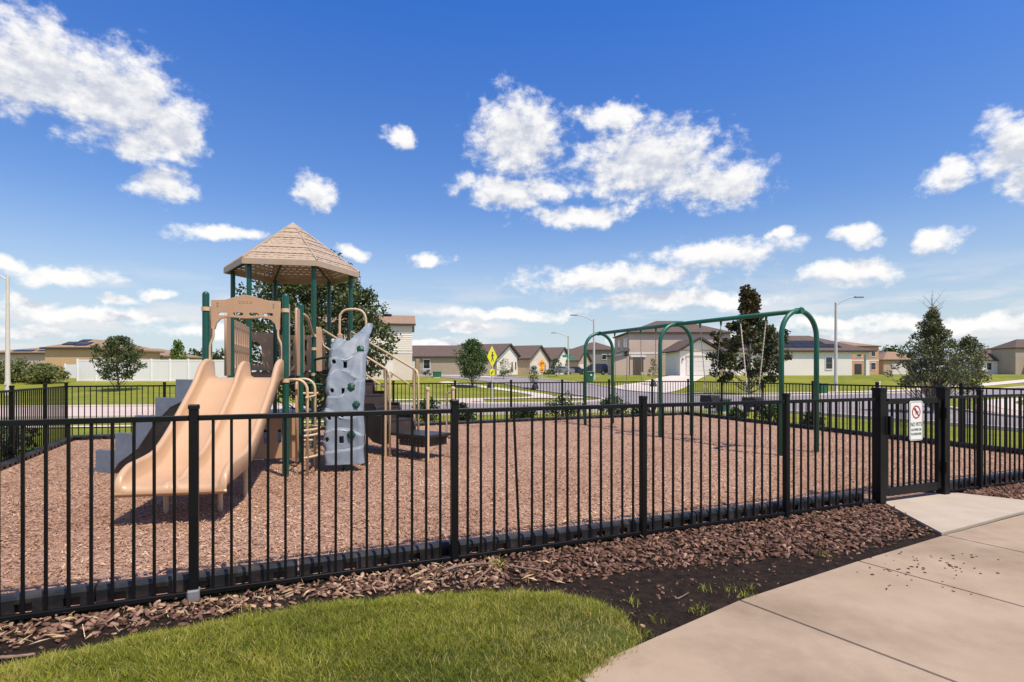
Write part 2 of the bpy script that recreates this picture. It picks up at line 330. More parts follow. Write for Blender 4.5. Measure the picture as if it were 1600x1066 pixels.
def text_mesh(name, body, size, m, parent, M, sx=1.0):
    cu = bpy.data.curves.new(name, 'FONT'); cu.body = body; cu.size = size; cu.align_x = 'CENTER'; cu.align_y = 'CENTER'; cu.extrude = 0.0008; cu.offset = 0.0006
    tmp = bpy.data.objects.new('tmp', cu); me = bpy.data.meshes.new_from_object(tmp); bpy.data.objects.remove(tmp); bpy.data.curves.remove(cu)
    me.transform(world_inv(parent) @ M @ Matrix.Diagonal((sx, 1, 1, 1))); me.materials.clear(); me.materials.append(MATS[m]); me.name = name
    return link_obj(name, me, parent)
def frame(o, ex, ey):                      # matrix whose x axis is ex, y axis ey (vectors), origin o
    ex = Vector(ex).normalized(); ey = Vector(ey); ey = (ey - ex * ey.dot(ex)).normalized(); ez = ex.cross(ey)
    return Matrix(((ex.x, ey.x, ez.x, o[0]), (ex.y, ey.y, ez.y, o[1]), (ex.z, ey.z, ez.z, o[2]), (0, 0, 0, 1)))
def circle(cx, cy, r, n=20, ry=None): return [(cx + r * math.cos(2 * math.pi * i / n), cy + (ry or r) * math.sin(2 * math.pi * i / n)) for i in range(n)]
def slot(cx, cy, w, h, n=6):
    r = min(w, h) / 2; pts = []
    if h >= w:
        for i in range(n + 1): t = math.pi * i / n; pts.append((cx + r * math.cos(t), cy + h / 2 - r + r * math.sin(t)))
        for i in range(n + 1): t = math.pi + math.pi * i / n; pts.append((cx + r * math.cos(t), cy - h / 2 + r + r * math.sin(t)))
    else:
        for i in range(n + 1): t = -math.pi / 2 + math.pi * i / n; pts.append((cx + w / 2 - r + r * math.cos(t), cy + r * math.sin(t)))
        for i in range(n + 1): t = math.pi / 2 + math.pi * i / n; pts.append((cx - w / 2 + r + r * math.cos(t), cy + r * math.sin(t)))
    return pts
def soup(name, V, Fc, tone, m, parent=None, kind=None):
    """big numpy mesh: V (n,3), Fc (m,k) equal-sided faces, tone per face"""
    me = bpy.data.meshes.new(name); n, k = Fc.shape
    if parent is not None:
        mi = np.array(world_inv(parent)); V = V @ mi[:3, :3].T + mi[:3, 3]
    me.vertices.add(len(V)); me.vertices.foreach_set('co', np.ascontiguousarray(V, dtype=np.float32).ravel())
    me.loops.add(n * k); me.loops.foreach_set('vertex_index', np.ascontiguousarray(Fc, dtype=np.int32).ravel())
    me.polygons.add(n); me.polygons.foreach_set('loop_start', np.arange(0, n * k, k, dtype=np.int32))
    me.update(calc_edges=True)
    a = me.attributes.new('tone', 'FLOAT', 'FACE'); a.data.foreach_set('value', np.ascontiguousarray(tone, dtype=np.float32))
    me.materials.append(MATS[m]); o = link_obj(name, me, parent)
    if kind: o['kind'] = kind
    return o
rng = np.random.default_rng(11)
def inpoly(P, poly):
    x, y = P[:, 0], P[:, 1]; r = np.zeros(len(P), bool); j = len(poly) - 1
    for i in range(len(poly)):
        xi, yi = poly[i]; xj, yj = poly[j]
        c = ((yi > y) != (yj > y)) & (x < (xj - xi) * (y - yi) / (yj - yi + 1e-12) + xi); r ^= c; j = i
    return r
def scatter(poly, n):
    p = np.array(poly); lo, hi = p.min(0), p.max(0)
    P = rng.uniform(lo, hi, (n, 2)); return P[inpoly(P, poly)]
def sheet(name, poly, off, m, step=2.0, kind='structure', flat=False):
    """ground-following sheet over a polygon"""
    bm = bmesh.new(); vs = [bm.verts.new((p[0], p[1], 0)) for p in poly]; f = bm.faces.new(vs)
    bmesh.ops.triangulate(bm, faces=[f])
    ys = [p[1] for p in poly]; xs = [p[0] for p in poly]
    if not flat and max(ys) > 28:
        y = max(28, min(ys)); 
        while y < min(max(ys), 80):
            bmesh.ops.bisect_plane(bm, geom=bm.verts[:] + bm.edges[:] + bm.faces[:], plane_co=(0, y, 0), plane_no=(0, 1, 0)); y += step
        x = max(-30, min(xs))
        while x < min(max(xs), 60):
            bmesh.ops.bisect_plane(bm, geom=bm.verts[:] + bm.edges[:] + bm.faces[:], plane_co=(x, 0, 0), plane_no=(1, 0, 0)); x += 4
    for v in bm.verts: v.co.z = (0 if flat else tz(v.co.x, v.co.y)) + off
    bmesh.ops.recalc_face_normals(bm, faces=bm.faces)
    if sum(f.normal.z for f in bm.faces) < 0: bmesh.ops.reverse_faces(bm, faces=bm.faces)
    me = bpy.data.meshes.new(name); bm.to_mesh(me); bm.free(); me.materials.append(MATS[m]); o = link_obj(name, me, None)
    if kind: o['kind'] = kind
    return o
def smooth_line(pts, k=6):                 # Catmull-Rom through points
    P = [Vector(p) for p in pts]; out = []
    for i in range(len(P) - 1):
        a = P[max(i - 1, 0)]; b = P[i]; c = P[i + 1]; d = P[min(i + 2, len(P) - 1)]
        for j in range(k):
            t = j / k
            out.append(0.5 * ((2 * b) + (c - a) * t + (2 * a - 5 * b + 4 * c - d) * t * t + (3 * b - a - 3 * c + d) * t ** 3))
    out.append(P[-1]); return out

# ------------------------------------------------------------------ ground, roads, walks
xs = np.concatenate([[-700, -300, -150, -100, -80], np.arange(-70, 91, 2), [100, 120, 160, 300, 700]]); ys = np.concatenate([[-80, -40, -20], np.arange(-10, 92, 1), [100, 120, 160, 250, 400, 700, 1500]])
gv = [(float(x), float(y), tz(x, y)) for y in ys for x in xs]; nx = len(xs)
gf = [(j * nx + i, j * nx + i + 1, (j + 1) * nx + i + 1, (j + 1) * nx + i) for j in range(len(ys) - 1) for i in range(nx - 1)]
tag(mesh_obj('ground', gv, gf, 'lawn', smooth=True), kind='structure')

E1 = Vector((0.9119, 0.4104)); 
FA = Vector((-2.156, 3.687)); FS = Vector((1.691, 0.70))          # front fence: first post and one 1.83 m bay
A_ = FA - FS * 1.745; B_ = FA + FS * 7.206; C_ = Vector((6.44, 19.9)); D_ = Vector((-10.03, 12.24))
def T2(l): return [(p.x, p.y) for p in l]
far_l = smooth_line([(-60, 19.0), (-35, 22.2), (-19.9, 24.2), (0, 26.7), (3, 27.7), (4.8, 29.5), (5.2, 32), (4.6, 35.5), (3.6, 40), (2.6, 45), (0.8, 50), (-3.5, 56), (-12, 62), (-30, 68)])
side_r = smooth_line([(-30, 76), (-8, 68), (1, 60), (5, 56), (8.4, 51), (9.6, 46), (11, 40.5), (13.2, 36.2), (17, 36), (26.3, 39.7), (47, 50), (90, 72)])
right_n = smooth_line([(90, 62), (50, 44.5), (31, 35.4), (26.5, 32.8), (22.5, 28.8), (19.4, 24.5), (17.6, 20.5), (17.2, 17), (18, 12), (21, 2), (26, -15)])
left_n = smooth_line([(21, -15), (17, 0), (14.8, 9), (13.4, 14), (12.2, 17.4), (11.0, 20.2), (9.4, 21.9), (7.0, 22.4), (4, 21.5), (0, 20.3), (-14.9, 18.2), (-35, 15.8), (-60, 13)])
sheet('road', T2(far_l + side_r + right_n + left_n), 0.022, 'asphalt')
sheet('road_pale', [(-60, 13.1), (-35, 15.9), (-14.9, 18.25), (-7.0, 19.3), (-5.6, 25.9), (-19.9, 24.1), (-35, 22.1), (-60, 18.9)], 0.03, 'drive_pink')  # paler pinkish sheet over the left part of the road
def kerb(name, line, w=0.16, h=0.11):
    mb = MB(); P = [Vector((p.x, p.y)) for p in line]; vs = []; fs = []
    for i, p in enumerate(P):
        d = (P[min(i + 1, len(P) - 1)] - P[max(i - 1, 0)]).normalized(); n = Vector((-d.y, d.x)); z = tz(p.x, p.y)
        for s_, zz in ((-1, z - 0.05), (-1, z + h - 0.02), (-0.8, z + h), (1, z + h), (1, z - 0.05)): vs.append((p.x + n.x * s_ * w / 2, p.y + n.y * s_ * w / 2, zz))
    for i in range(len(P) - 1):
        for k in range(4): fs.append((i * 5 + k, i * 5 + k + 1, i * 5 + k + 6, i * 5 + k + 5))
    tag(mesh_obj(name, vs, fs, 'concrete_far'), kind='structure')
for nm, ln in (('kerb_far', far_l), ('kerb_side', side_r), ('kerb_right', right_n), ('kerb_near', left_n)): kerb(nm, ln)
def strip(name, cl, w, off, m):
    P = [Vector((p[0], p[1])) for p in cl]; a = []; b = []
    for i, p in enumerate(P):
        d = (P[min(i + 1, len(P) - 1)] - P[max(i - 1, 0)]).normalized(); n = Vector((-d.y, d.x)) * w / 2
        a.append((p.x + n.x, p.y + n.y)); b.append((p.x - n.x, p.y - n.y))
    return sheet(name, a + b[::-1], off, m)
strip('pavement', smooth_line([(-9, 30.2), (-4, 31.3), (0.6, 33.2), (2.0, 36), (1.4, 41), (0.2, 45.5), (-2.4, 50), (-7, 55)]), 1.3, 0.034, 'concrete_far')
sheet('pavement_ramp', [(-2.9, 27.1), (-1.3, 27.3), (-1.7, 31.4), (-3.4, 31.1)], 0.046, 'drive_pink')
sheet('pavement_corner', [(1.3, 32.6), (4.5, 32.2), (4.4, 34.4), (2.4, 36.2)], 0.046, 'drive_pink')
sheet('driveway', [(8.9, 50.3), (10.0, 45.0), (11.3, 41.0), (13.0, 44.0), (17.0, 52.0), (22.6, 63.2), (18.4, 63.2), (12.5, 54.0)], 0.04, 'concrete_far')
strip('pavement_far', smooth_line([(13.4, 41.8), (18, 40.6), (26, 43.2), (46, 52.6), (80, 70)]), 1.4, 0.034, 'concrete_far')
sheet('pavement_right', [(18.0, 19.4), (19.3, 22.8), (22.5, 26.4), (24.4, 25.4), (22.4, 22.0), (24.5, 20.4), (24, 18.5), (21, 19.6)], 0.034, 'drive_pink')
strip('pavement_right_walk', smooth_line([(19.8, 4), (19.4, 12), (19.6, 18), (21.5, 23), (25.5, 28.5), (31, 32.2), (50, 41)]), 1.3, 0.046, 'concrete_far')
strip('pavement_fence', smooth_line([(-40, 11.6), (-18, 14.6), (-8.5, 16.0), (-3.5, 18.0), (1.5, 20.0)][:4]), 0.45, 0.034, 'concrete_far')

# playground surface
def off_in(p, q, d):
    t = (q - p).normalized(); return Vector((-t.y, t.x)) * d
mul = [A_, B_, C_, D_]
sheet('playground_mulch', [(p.x, p.y) for p in mul], 0.03, 'mulch', flat=True)
# walkway slabs with open joints
JE = [(-2.1, 0.95), (-0.9, 1.83), (0.30, 2.745), (1.52, 3.636), (2.796, 4.393), (4.04, 5.09), (5.52, 5.86), (7.05, 6.52), (8.6, 7.15), (10.2, 7.7)]
JD = [(0.58, -0.81), (0.58, -0.81), (0.575, -0.818), (0.562, -0.827), (0.518, -0.855), (0.50, -0.866), (0.45, -0.893), (0.41, -0.912), (0.38, -0.925), (0.35, -0.94)]
walk = mesh_obj('walkway', [(x, y, 0.003) for x, y in JE] + [(x + d[0] * 2.6, y + d[1] * 2.6, 0.003) for (x, y), d in zip(JE, JD)], [(i, i + 1, 11 + i, 10 + i) for i in range(9)], 'soil'); tag(walk, kind='structure')
for i in range(9):
    a, b = Vector(JE[i]), Vector(JE[i + 1]); da, db = Vector(JD[i]), Vector(JD[i + 1]); t = (b - a).normalized() * 0.008
    q = [a + t, b - t, b - t + db * 2.6, a + t + da * 2.6]
    mb = MB(); c = sum(q, Vector((0, 0))) / 4
    top = [p + (c - p).normalized() * 0.006 for p in q]
    vs = [(p.x, p.y, -0.08) for p in q] + [(p.x, p.y, 0.016) for p in q] + [(p.x, p.y, 0.024) for p in top]
    fs = [(k, (k + 1) % 4, 4 + (k + 1) % 4, 4 + k) for k in range(4)] + [(4 + k, 4 + (k + 1) % 4, 8 + (k + 1) % 4, 8 + k) for k in range(4)] + [(8, 9, 10, 11)]
    mesh_obj('slab', vs, fs, 'concrete', walk)
g1, g2 = FA + FS * 3.84, FA + FS * 4.47
pad = [(4.06, 5.14), (5.50, 5.90), (6.35, 6.26), (5.62, 6.86), (g2.x, g2.y + 0.02), (g1.x + 0.02, g1.y + 0.02)]
tag(MB().prism(pad, -0.08, 0.03).build('gate_pad', 'concrete_pad'), kind='structure')
# bare soil between walk and fence
edge = [(-2.1, 0.95), (-0.9, 1.83), (0.30, 2.745), (1.52, 3.636), (2.796, 4.393), (4.04, 5.09), (5.52, 5.86), (7.05, 6.52), (8.6, 7.15), (10.2, 7.7)]
soil = [(A_.x - 0.4, A_.y - 0.9)] + edge + [(B_.x + 0.3, B_.y - 0.2), (B_.x, B_.y), (A_.x, A_.y)]
sheet('soil', soil, 0.004, 'soil', flat=True)

# foreground turf: mounded patch with real blades
turf_px = [(-420, 1230), (-200, 1110), (0, 1052), (120, 1022), (260, 995), (400, 968), (520, 948), (650, 938), (790, 931), (880, 934), (940, 948), (985, 975), (1005, 1000), (975, 1032), (925, 1062), (860, 1100), (700, 1200), (300, 1420)]
turf = [gp(x, y) for x, y in turf_px]
tc_ = np.array(turf)
def poly_dist(P, poly):
    d = np.full(len(P), 1e9)
    for i in range(len(poly)):
        a = np.array(poly[i]); b = np.array(poly[(i + 1) % len(poly)]); ab = b - a
        t = np.clip(((P - a) @ ab) / (ab @ ab), 0, 1); d = np.minimum(d, np.linalg.norm(P - (a + t[:, None] * ab), axis=1))
    return d
def turf_h(P): 
    d = poly_dist(P, turf); return 0.008 + 0.05 * np.clip(d / 0.22, 0, 1) ** 0.7 + 0.008 * np.sin(P[:, 0] * 9 + 1) * np.sin(P[:, 1] * 11)
bm = bmesh.new(); f = bm.faces.new([bm.verts.new((x, y, 0)) for x, y in turf]); bmesh.ops.triangulate(bm, faces=[f])
for k in range(-40, 30): bmesh.ops.bisect_plane(bm, geom=bm.verts[:] + bm.edges[:] + bm.faces[:], plane_co=(k * 0.1, 0, 0), plane_no=(1, 0, 0))
for k in range(10, 45): bmesh.ops.bisect_plane(bm, geom=bm.verts[:] + bm.edges[:] + bm.faces[:], plane_co=(0, k * 0.1, 0), plane_no=(0, 1, 0))
P = np.array([(v.co.x, v.co.y) for v in bm.verts]); H = turf_h(P)
for v, h in zip(bm.verts, H): v.co.z = h
bmesh.ops.recalc_face_normals(bm, faces=bm.faces)
if sum(f.normal.z for f in bm.faces) < 0: bmesh.ops.reverse_faces(bm, faces=bm.faces)
me = bpy.data.meshes.new('turf'); bm.to_mesh(me); bm.free(); me.materials.append(MATS['turf_base']); tag(link_obj('turf', me, None), kind='structure')
def blades(name, P, z0, hmin, hmax, w, m, lean=0.5, tone=None, kind='stuff', parent=None):
    n = len(P); h = rng.uniform(hmin, hmax, n); a = rng.uniform(0, 2 * np.pi, n); ln = rng.uniform(0.1, lean, n) * h
    fa = rng.uniform(0, 2 * np.pi, n); ww = w * rng.uniform(0.6, 1.3, n)
    dx, dy = np.cos(a) * ln, np.sin(a) * ln; sx, sy = np.cos(fa) * ww / 2, np.sin(fa) * ww / 2
    b = np.column_stack([P, z0])
    V = np.stack([b + np.column_stack([-sx, -sy, 0 * h]), b + np.column_stack([sx, sy, 0 * h]),
                  b + np.column_stack([dx * 0.4 + sx * 0.7, dy * 0.4 + sy * 0.7, h * 0.6]), b + np.column_stack([dx * 0.4 - sx * 0.7, dy * 0.4 - sy * 0.7, h * 0.6]),
                  b + np.column_stack([dx + sx * 0.08, dy + sy * 0.08, h]), b + np.column_stack([dx - sx * 0.08, dy - sy * 0.08, h])], axis=1).reshape(-1, 3)
    i = np.arange(n)[:, None] * 6; Fc = np.concatenate([i + np.array([0, 1, 2, 3]), i + np.array([3, 2, 4, 5])])
    t = tone if tone is not None else rng.uniform(0, 1, n); return soup(name, V, Fc, np.concatenate([t, t]), m, parent, kind)
P = scatter(turf, 420000); d = poly_dist(P, turf)
bare = np.sin(P[:, 0] * 2.3 + 0.8) * np.sin(P[:, 1] * 3.1 + 2) + 0.6 * np.sin(P[:, 0] * 7.1) * np.sin(P[:, 1] * 6.3 + 1)
bc = np.array(gp(930, 1005)); near = np.exp(-(((P[:, 0] - bc[0]) / 0.36) ** 2 + ((P[:, 1] - bc[1]) / 0.20) ** 2)); thin = np.clip(near * 0.9 + np.clip(bare - 0.7, 0, 1) * 0.5, 0, 0.88)
P = P[rng.uniform(0, 1, len(P)) > thin]; 
ton = np.clip(0.36 + 0.2 * np.sin(P[:, 0] * 1.3 + 2) * np.sin(P[:, 1] * 1.9) + 0.16 * np.sin(P[:, 0] * 4) * np.sin(P[:, 1] * 5 + 1) + rng.normal(0, 0.22, len(P)), 0, 1)
cl = np.sin(P[:, 0] * 47 + 3 * np.sin(P[:, 1] * 31)) * np.sin(P[:, 1] * 53 + 2.5 * np.sin(P[:, 0] * 37)); cl2 = np.sin(P[:, 0] * 13 + 2 * np.sin(P[:, 1] * 9)) * np.sin(P[:, 1] * 17 + 2 * np.sin(P[:, 0] * 11))
kp = rng.uniform(0, 1, len(P)) < 0.62 + 0.38 * cl - 0.12 * cl2
P, ton, cl, cl2 = P[kp], ton[kp], cl[kp], cl2[kp]
ton = np.clip(ton + 0.10 * cl + 0.13 * cl2, 0, 0.86); dry = rng.uniform(0, 1, len(P)) < 0.05 + 0.10 * np.clip(-cl2, 0, 1); ton = np.where(dry, rng.uniform(0.85, 1, len(P)), ton)
nr = np.exp(-(((P[:, 0] - bc[0]) / 0.5) ** 2 + ((P[:, 1] - bc[1]) / 0.3) ** 2)); ton = np.where(rng.uniform(0, 1, len(P)) < nr * 0.45, rng.uniform(0.8, 1, len(P)), ton)
tall = cl2 > 0.0
lo_, hi_ = np.array(turf).min(0), np.array(turf).max(0); PE = rng.uniform(lo_ - 0.1, hi_ + 0.1, (60000, 2)); de = poly_dist(PE, turf); wv_ = 0.05 + 0.045 * np.sin(PE[:, 0] * 14) * np.sin(PE[:, 1] * 17 + 1)
PE = PE[(~inpoly(PE, turf)) & (de < wv_) & (rng.uniform(0, 1, len(PE)) < 1.1 - de / 0.1)]
blades('grass_edge', PE, 0.004 + 0 * PE[:, 0], 0.012, 0.045, 0.0036, 'grass_blade', 1.6, rng.uniform(0.05, 0.7, len(PE)))
blades('grass', P[tall], turf_h(P[tall]) - 0.004, 0.018, 0.055, 0.0036, 'grass_blade', 1.3, ton[tall])
blades('grass_short', P[~tall], turf_h(P[~tall]) - 0.004, 0.012, 0.038, 0.0034, 'grass_blade', 1.5, ton[~tall])

# ------------------------------------------------------------------ loose mulch, bark, straw
def chips(name, P, z, lmin, lmax, asp, tilt, m, tone, thick=0.0):
    n = len(P); l = rng.uniform(lmin, lmax, n); w = l * rng.uniform(asp[0], asp[1], n); a = rng.uniform(0, 2 * np.pi, n)
    pt = rng.normal(0, tilt, n); rl = rng.normal(0, tilt, n)
    ux = np.column_stack([np.cos(a) * np.cos(pt), np.sin(a) * np.cos(pt), np.sin(pt)])
    vx = np.column_stack([-np.sin(a) * np.cos(rl), np.cos(a) * np.cos(rl), np.sin(rl)]); nz = np.cross(ux, vx)
    c = np.column_stack([P, z + l * 0.5 * np.abs(np.sin(pt)) * 0.6])
    L2, W2 = (l / 2)[:, None], (w / 2)[:, None]
    if not thick:
        k = rng.uniform(0.5, 1.0, (4, n, 1)); bend = (rng.uniform(-0.1, 0.18, n) * l)[:, None]
        V = np.stack([c - ux * L2 - vx * W2 * k[0], c + ux * L2 - vx * W2 * k[1], c + ux * L2 + vx * W2 * k[2], c - ux * L2 + vx * W2 * k[3], c + nz * bend], axis=1).reshape(-1, 3)
        i = np.arange(n)[:, None] * 5; Fc = np.concatenate([i + np.array([0, 1, 4]), i + np.array([1, 2, 4]), i + np.array([2, 3, 4]), i + np.array([3, 0, 4])]); return soup(name, V, Fc, np.tile(tone, 4), m, None, 'stuff')
    T2_ = (l * rng.uniform(0.08, thick, n))[:, None]; k = rng.uniform(0.45, 1.0, (8, n, 1)); s = []
    for q, (sx, sy, sz) in enumerate(((-1, -1, -1), (1, -1, -1), (1, 1, -1), (-1, 1, -1), (-1, -1, 1), (1, -1, 1), (1, 1, 1), (-1, 1, 1))):
        s.append(c + ux * L2 * sx * (0.75 + 0.25 * k[q]) * (0.85 if sz > 0 else 1) + vx * W2 * sy * k[q] + nz * T2_ * sz)
    V = np.stack(s, axis=1).reshape(-1, 3); i = np.arange(n)[:, None] * 8
    Fc = np.concatenate([i + np.array(q) for q in ((4, 5, 6, 7), (0, 1, 5, 4), (1, 2, 6, 5), (2, 3, 7, 6), (3, 0, 4, 7))]); return soup(name, V, Fc, np.tile(tone, 5), m, None, 'stuff')
def inset(poly, d):
    out = []; n = len(poly)
    for i in range(n):
        a, b, c = Vector(poly[i - 1]), Vector(poly[i]), Vector(poly[(i + 1) % n])
        u = (b - a).normalized(); v = (c - b).normalized(); n1 = Vector((-u.y, u.x)); n2 = Vector((-v.y, v.x)); bis = (n1 + n2).normalized()
        out.append(b + bis * d / max(0.3, bis.dot(n1)))
    return out
pin = [(p.x, p.y) for p in inset(mul, 0.27)]
PM = scatter(pin, 460000); keep = np.clip((6.2 / np.maximum(PM[:, 1], 3)) ** 1.6, 0.04, 1)
vis = np.abs(PM[:, 0]) < PM[:, 1] * 1.02 + 0.6
PM = PM[(rng.uniform(0, 1, len(PM)) < keep) & vis]
patch = 0.5 + 0.5 * np.sin(PM[:, 0] * 1.7 + 0.5 * np.sin(PM[:, 1] * 2.1)) * np.sin(PM[:, 1] * 1.3 + 0.9)
tone = np.clip(rng.normal(0.47, 0.22, len(PM)) + (patch - 0.5) * 0.30, 0, 1)
chips('wood_chips', PM, 0.036 + rng.uniform(0, 0.012, len(PM)), 0.015, 0.046, (0.18, 0.42), 0.33, 'mulch_chip', tone)
# bark strip outside the fence
bark_px = [(-300, 1000), (0, 968), (300, 935), (700, 868), (1000, 830), (1226, 795), (1366, 782), (1395, 792), (1440, 820), (1462, 838), (1400, 852), (1340, 868), (1260, 876), (1180, 880), (1120, 890), (1050, 892), (960, 905), (870, 918), (780, 925), (640, 930), (480, 946), (300, 980), (120, 1004), (0, 1026), (-300, 1130)]
barkp = [gp(x, y) for x, y in bark_px]
PB = scatter(barkp, 34000); d = poly_dist(PB, barkp); PB = PB[(rng.uniform(0, 1, len(PB)) < np.clip(0.10 + d / 0.20, 0, 1))]
left = PB[:, 0] < -0.1
tone = np.clip(np.where(left, rng.normal(0.55, 0.27, len(PB)), rng.normal(0.42, 0.2, len(PB))), 0, 1)
chips('bark_mulch', PB, 0.004 + rng.uniform(0, 0.022, len(PB)), 0.016, 0.062, (0.25, 0.62), 0.34, 'bark', tone, 0.13)
bark2 = [(g2.x + 0.1, g2.y), (5.66, 6.90), (6.4, 6.32), (7.05, 6.60), (8.6, 7.22), (10.1, 7.8), (B_.x, B_.y)]
PB = scatter(bark2, 14000); chips('bark_mulch_gate_side', PB, 0.008 + rng.uniform(0, 0.03, len(PB)), 0.02, 0.07, (0.25, 0.62), 0.34, 'bark', np.clip(rng.normal(0.40, 0.2, len(PB)), 0, 1), 0.2)
straw = [gp(x, y) for x, y in [(-200, 985), (0, 975), (300, 945), (640, 890), (860, 880), (900, 915), (700, 928), (480, 945), (250, 985), (0, 1020), (-200, 1080)]]
PS = scatter(straw, 1300); chips('dry_stems', PS, 0.02 + rng.uniform(0, 0.02, len(PS)), 0.03, 0.10, (0.03, 0.07), 0.3, 'straw', rng.uniform(0, 1, len(PS)))
PW = np.array([gp(x, y, 0.024) for x, y in zip(rng.normal(1450, 60, 90), rng.normal(885, 22, 90)) if y > 862]); 
if len(PW): chips('scattered_crumbs', PW, 0.027 + 0 * PW[:, 0], 0.008, 0.026, (0.3, 0.7), 0.1, 'bark', rng.uniform(0, 0.25, len(PW)), 0.2)
# debris specks in the soil
sp = [gp(x, y) for x, y in [(0, 1045), (300, 985), (480, 950), (800, 930), (960, 940), (1020, 995), (1140, 940), (1340, 872), (1300, 862), (1000, 890), (800, 900), (300, 950), (0, 1000)]]
PS = scatter(sp, 1300); chips('soil_debris', PS, 0.008 + 0 * PS[:, 0], 0.008, 0.035, (0.3, 0.7), 0.25, 'bark', np.clip(rng.normal(0.35, 0.25, len(PS)), 0, 1), 0.25)
def stick(label, px, r):
    pts = [Vector((*gp(x, y, z), z)) for x, y, z in px]; pts = smooth_line(pts, 5)
    rr = [r * (1 - 0.45 * i / len(pts)) * (1 + 0.12 * math.sin(i * 2.3)) for i in range(len(pts))]
    o = MB().tube(pts, rr, 7).build('fallen_stick', 'stick', smooth=True); return tag(o, label, 'stick')
stick('long curved brown stick lying on soil at the turf edge, below the grey-footed fence post', [(225, 1001, 0.02), (270, 992, 0.03), (320, 988, 0.03), (365, 986, 0.02)], 0.012)
stick('curved stick lying between the bark and the middle of the turf edge', [(545, 955, 0.02), (570, 948, 0.03), (605, 944, 0.03), (632, 941, 0.02)], 0.011)
stick('bowed stick lying on bark right in front of the black border', [(690, 893, 0.05), (715, 885, 0.06), (745, 881, 0.06), (775, 881, 0.05)], 0.012)
stick('pale stick leaning across the bark pile beside green weeds', [(735, 915, 0.02), (755, 898, 0.05), (772, 880, 0.09)], 0.008)
stick('straight stick lying across bark, right of the green weeds', [(795, 884, 0.05), (820, 888, 0.05), (848, 892, 0.04)], 0.009)
stick('short stick on dark soil beside the left end of the bark', [(0, 1028, 0.02), (25, 1026, 0.025), (55, 1022, 0.02)], 0.012)
stick('thin pale stick on bare soil near the walkway', [(1058, 936, 0.015), (1068, 931, 0.02), (1076, 926, 0.02)], 0.006)
def weed(label, x, y, n, r, h):
    c = gp(x, y); t = thing('weed', label, 'weed', (c[0], c[1], 0.004), group='green weeds in the bed')
    P = np.array(c) + rng.normal(0, r, (n, 2)); blades('leaves', P, 0.006 + 0 * P[:, 0], h * 0.4, h, 0.006, 'grass_blade', 1.3, rng.uniform(0.1, 0.75, n), None, t)
weed('leafy green weed growing through bark beside the sticks', 778, 888, 40, 0.03, 0.10)
weed('small weed in the pale bark by the black border', 385, 958, 14, 0.02, 0.06)
for x, y, n in ((985, 945, 18), (1088, 958, 26), (1165, 935, 30), (1140, 925, 16), (1105, 925, 18), (1022, 972, 16), (1172, 922, 22), (1290, 870, 24)):
    weed('small green weed tuft on bare dark soil between bark and walkway', x, y, n, 0.03, 0.055)

# ------------------------------------------------------------------ fences
pk = bpy.data.meshes.new('picket'); _m = MB().bev((0, 0, 0.585), (0.018, 0.018, 1.21), 0.002); pk.from_pydata(_m.v, [], _m.f); pk.materials.append(MATS['black_metal'])
po = bpy.data.meshes.new('post'); _m = MB().bev((0, 0, 0.635), (0.056, 0.056, 1.33), 0.004); po.from_pydata(_m.v, [], _m.f); po.materials.append(MATS['black_metal'])
pc = bpy.data.meshes.new('cap'); _m = MB().bev((0, 0, 0.0), (0.066, 0.066, 0.03), 0.008); pc.from_pydata(_m.v, [], _m.f); pc.materials.append(MATS['black_metal'])
def fence(label, p0, p1, posts, first=True, last=True, zo=0.0, tilt=None):
    p0, p1 = Vector(p0), Vector(p1); d = (p1 - p0); Lt = d.length; a = math.atan2(d.y, d.x)
    t = thing('fence', label, 'fence', (p0.x, p0.y, 0), a, 'fence runs around the playground')
    def kid(nm, me, x, y, z, par=t):
        o = link_obj(nm, me, par); o.location = (x, y, z); return o
    for i, s in enumerate(posts):
        if (i == 0 and not first) or (i == len(posts) - 1 and not last): continue
        q = kid('post', po, s, 0, 0); kid('cap', pc, 0, 0, 1.312, q)
    for i in range(len(posts) - 1):
        s0, s1 = posts[i], posts[i + 1]; w = s1 - s0
        for nm, zz, hh in (('top_rail', 1.235, 0.036), ('bottom_rail', 0.05, 0.03)):
            mb = MB().bev((s0 + w / 2, 0, zz), (w - 0.058, 0.032, hh), 0.004); mb.build(nm, 'black_metal', t, world=False)
        n = max(2, round(w / 0.1135)); 
        for k in range(1, n):
            o = kid('picket', pk, s0 + w * k / n + random.uniform(-0.002, 0.002), 0, 0.05)
            o.rotation_euler = (0, random.uniform(-0.0025, 0.0025), 0)
            if tilt and (i, k) in tilt: o.rotation_euler = (0, tilt[(i, k)], 0)
    return t
L_ = FS.length
_ft = None
k0 = -1.745
_ft = fence('black metal picket fence run between the gate and the slide side corner', FA + FS * k0, FA + FS * 3.78, [0, 0.745 * L_, 1.745 * L_, 2.745 * L_, 3.745 * L_, 4.745 * L_, 5.525 * L_], True, False, tilt={(3, 5): -0.045, (4, 12): 0.02})
MB().bev((1.745 * L_, -0.005, 0.03), (0.075, 0.075, 0.10), 0.01).build('post_foot', 'lamp_grey', _ft, world=False)
fence('black picket fence run between the gate hinge post and the far road corner', FA + FS * 4.53, B_, [0, 0.36 * L_, 1.36 * L_, 2.36 * L_, (7.206 - 4.53) * L_], False, True, tilt={(1, 3): 0.03})
dr = (C_ - B_).length; fence('black picket fence run along the side road behind the gate', B_, C_, [dr - k * 1.83 for k in range(6, -1, -1)] if dr - 6 * 1.83 > 0.2 else [0] + [dr - k * 1.83 for k in range(5, -1, -1)], False, True)
db = (D_ - C_).length; fence('long black picket fence run behind the swings, facing the main road', C_, D_, [0] + [db - k * 1.83 - 0.05 for k in range(9, -1, -1)][0:9] + [db], False, True)
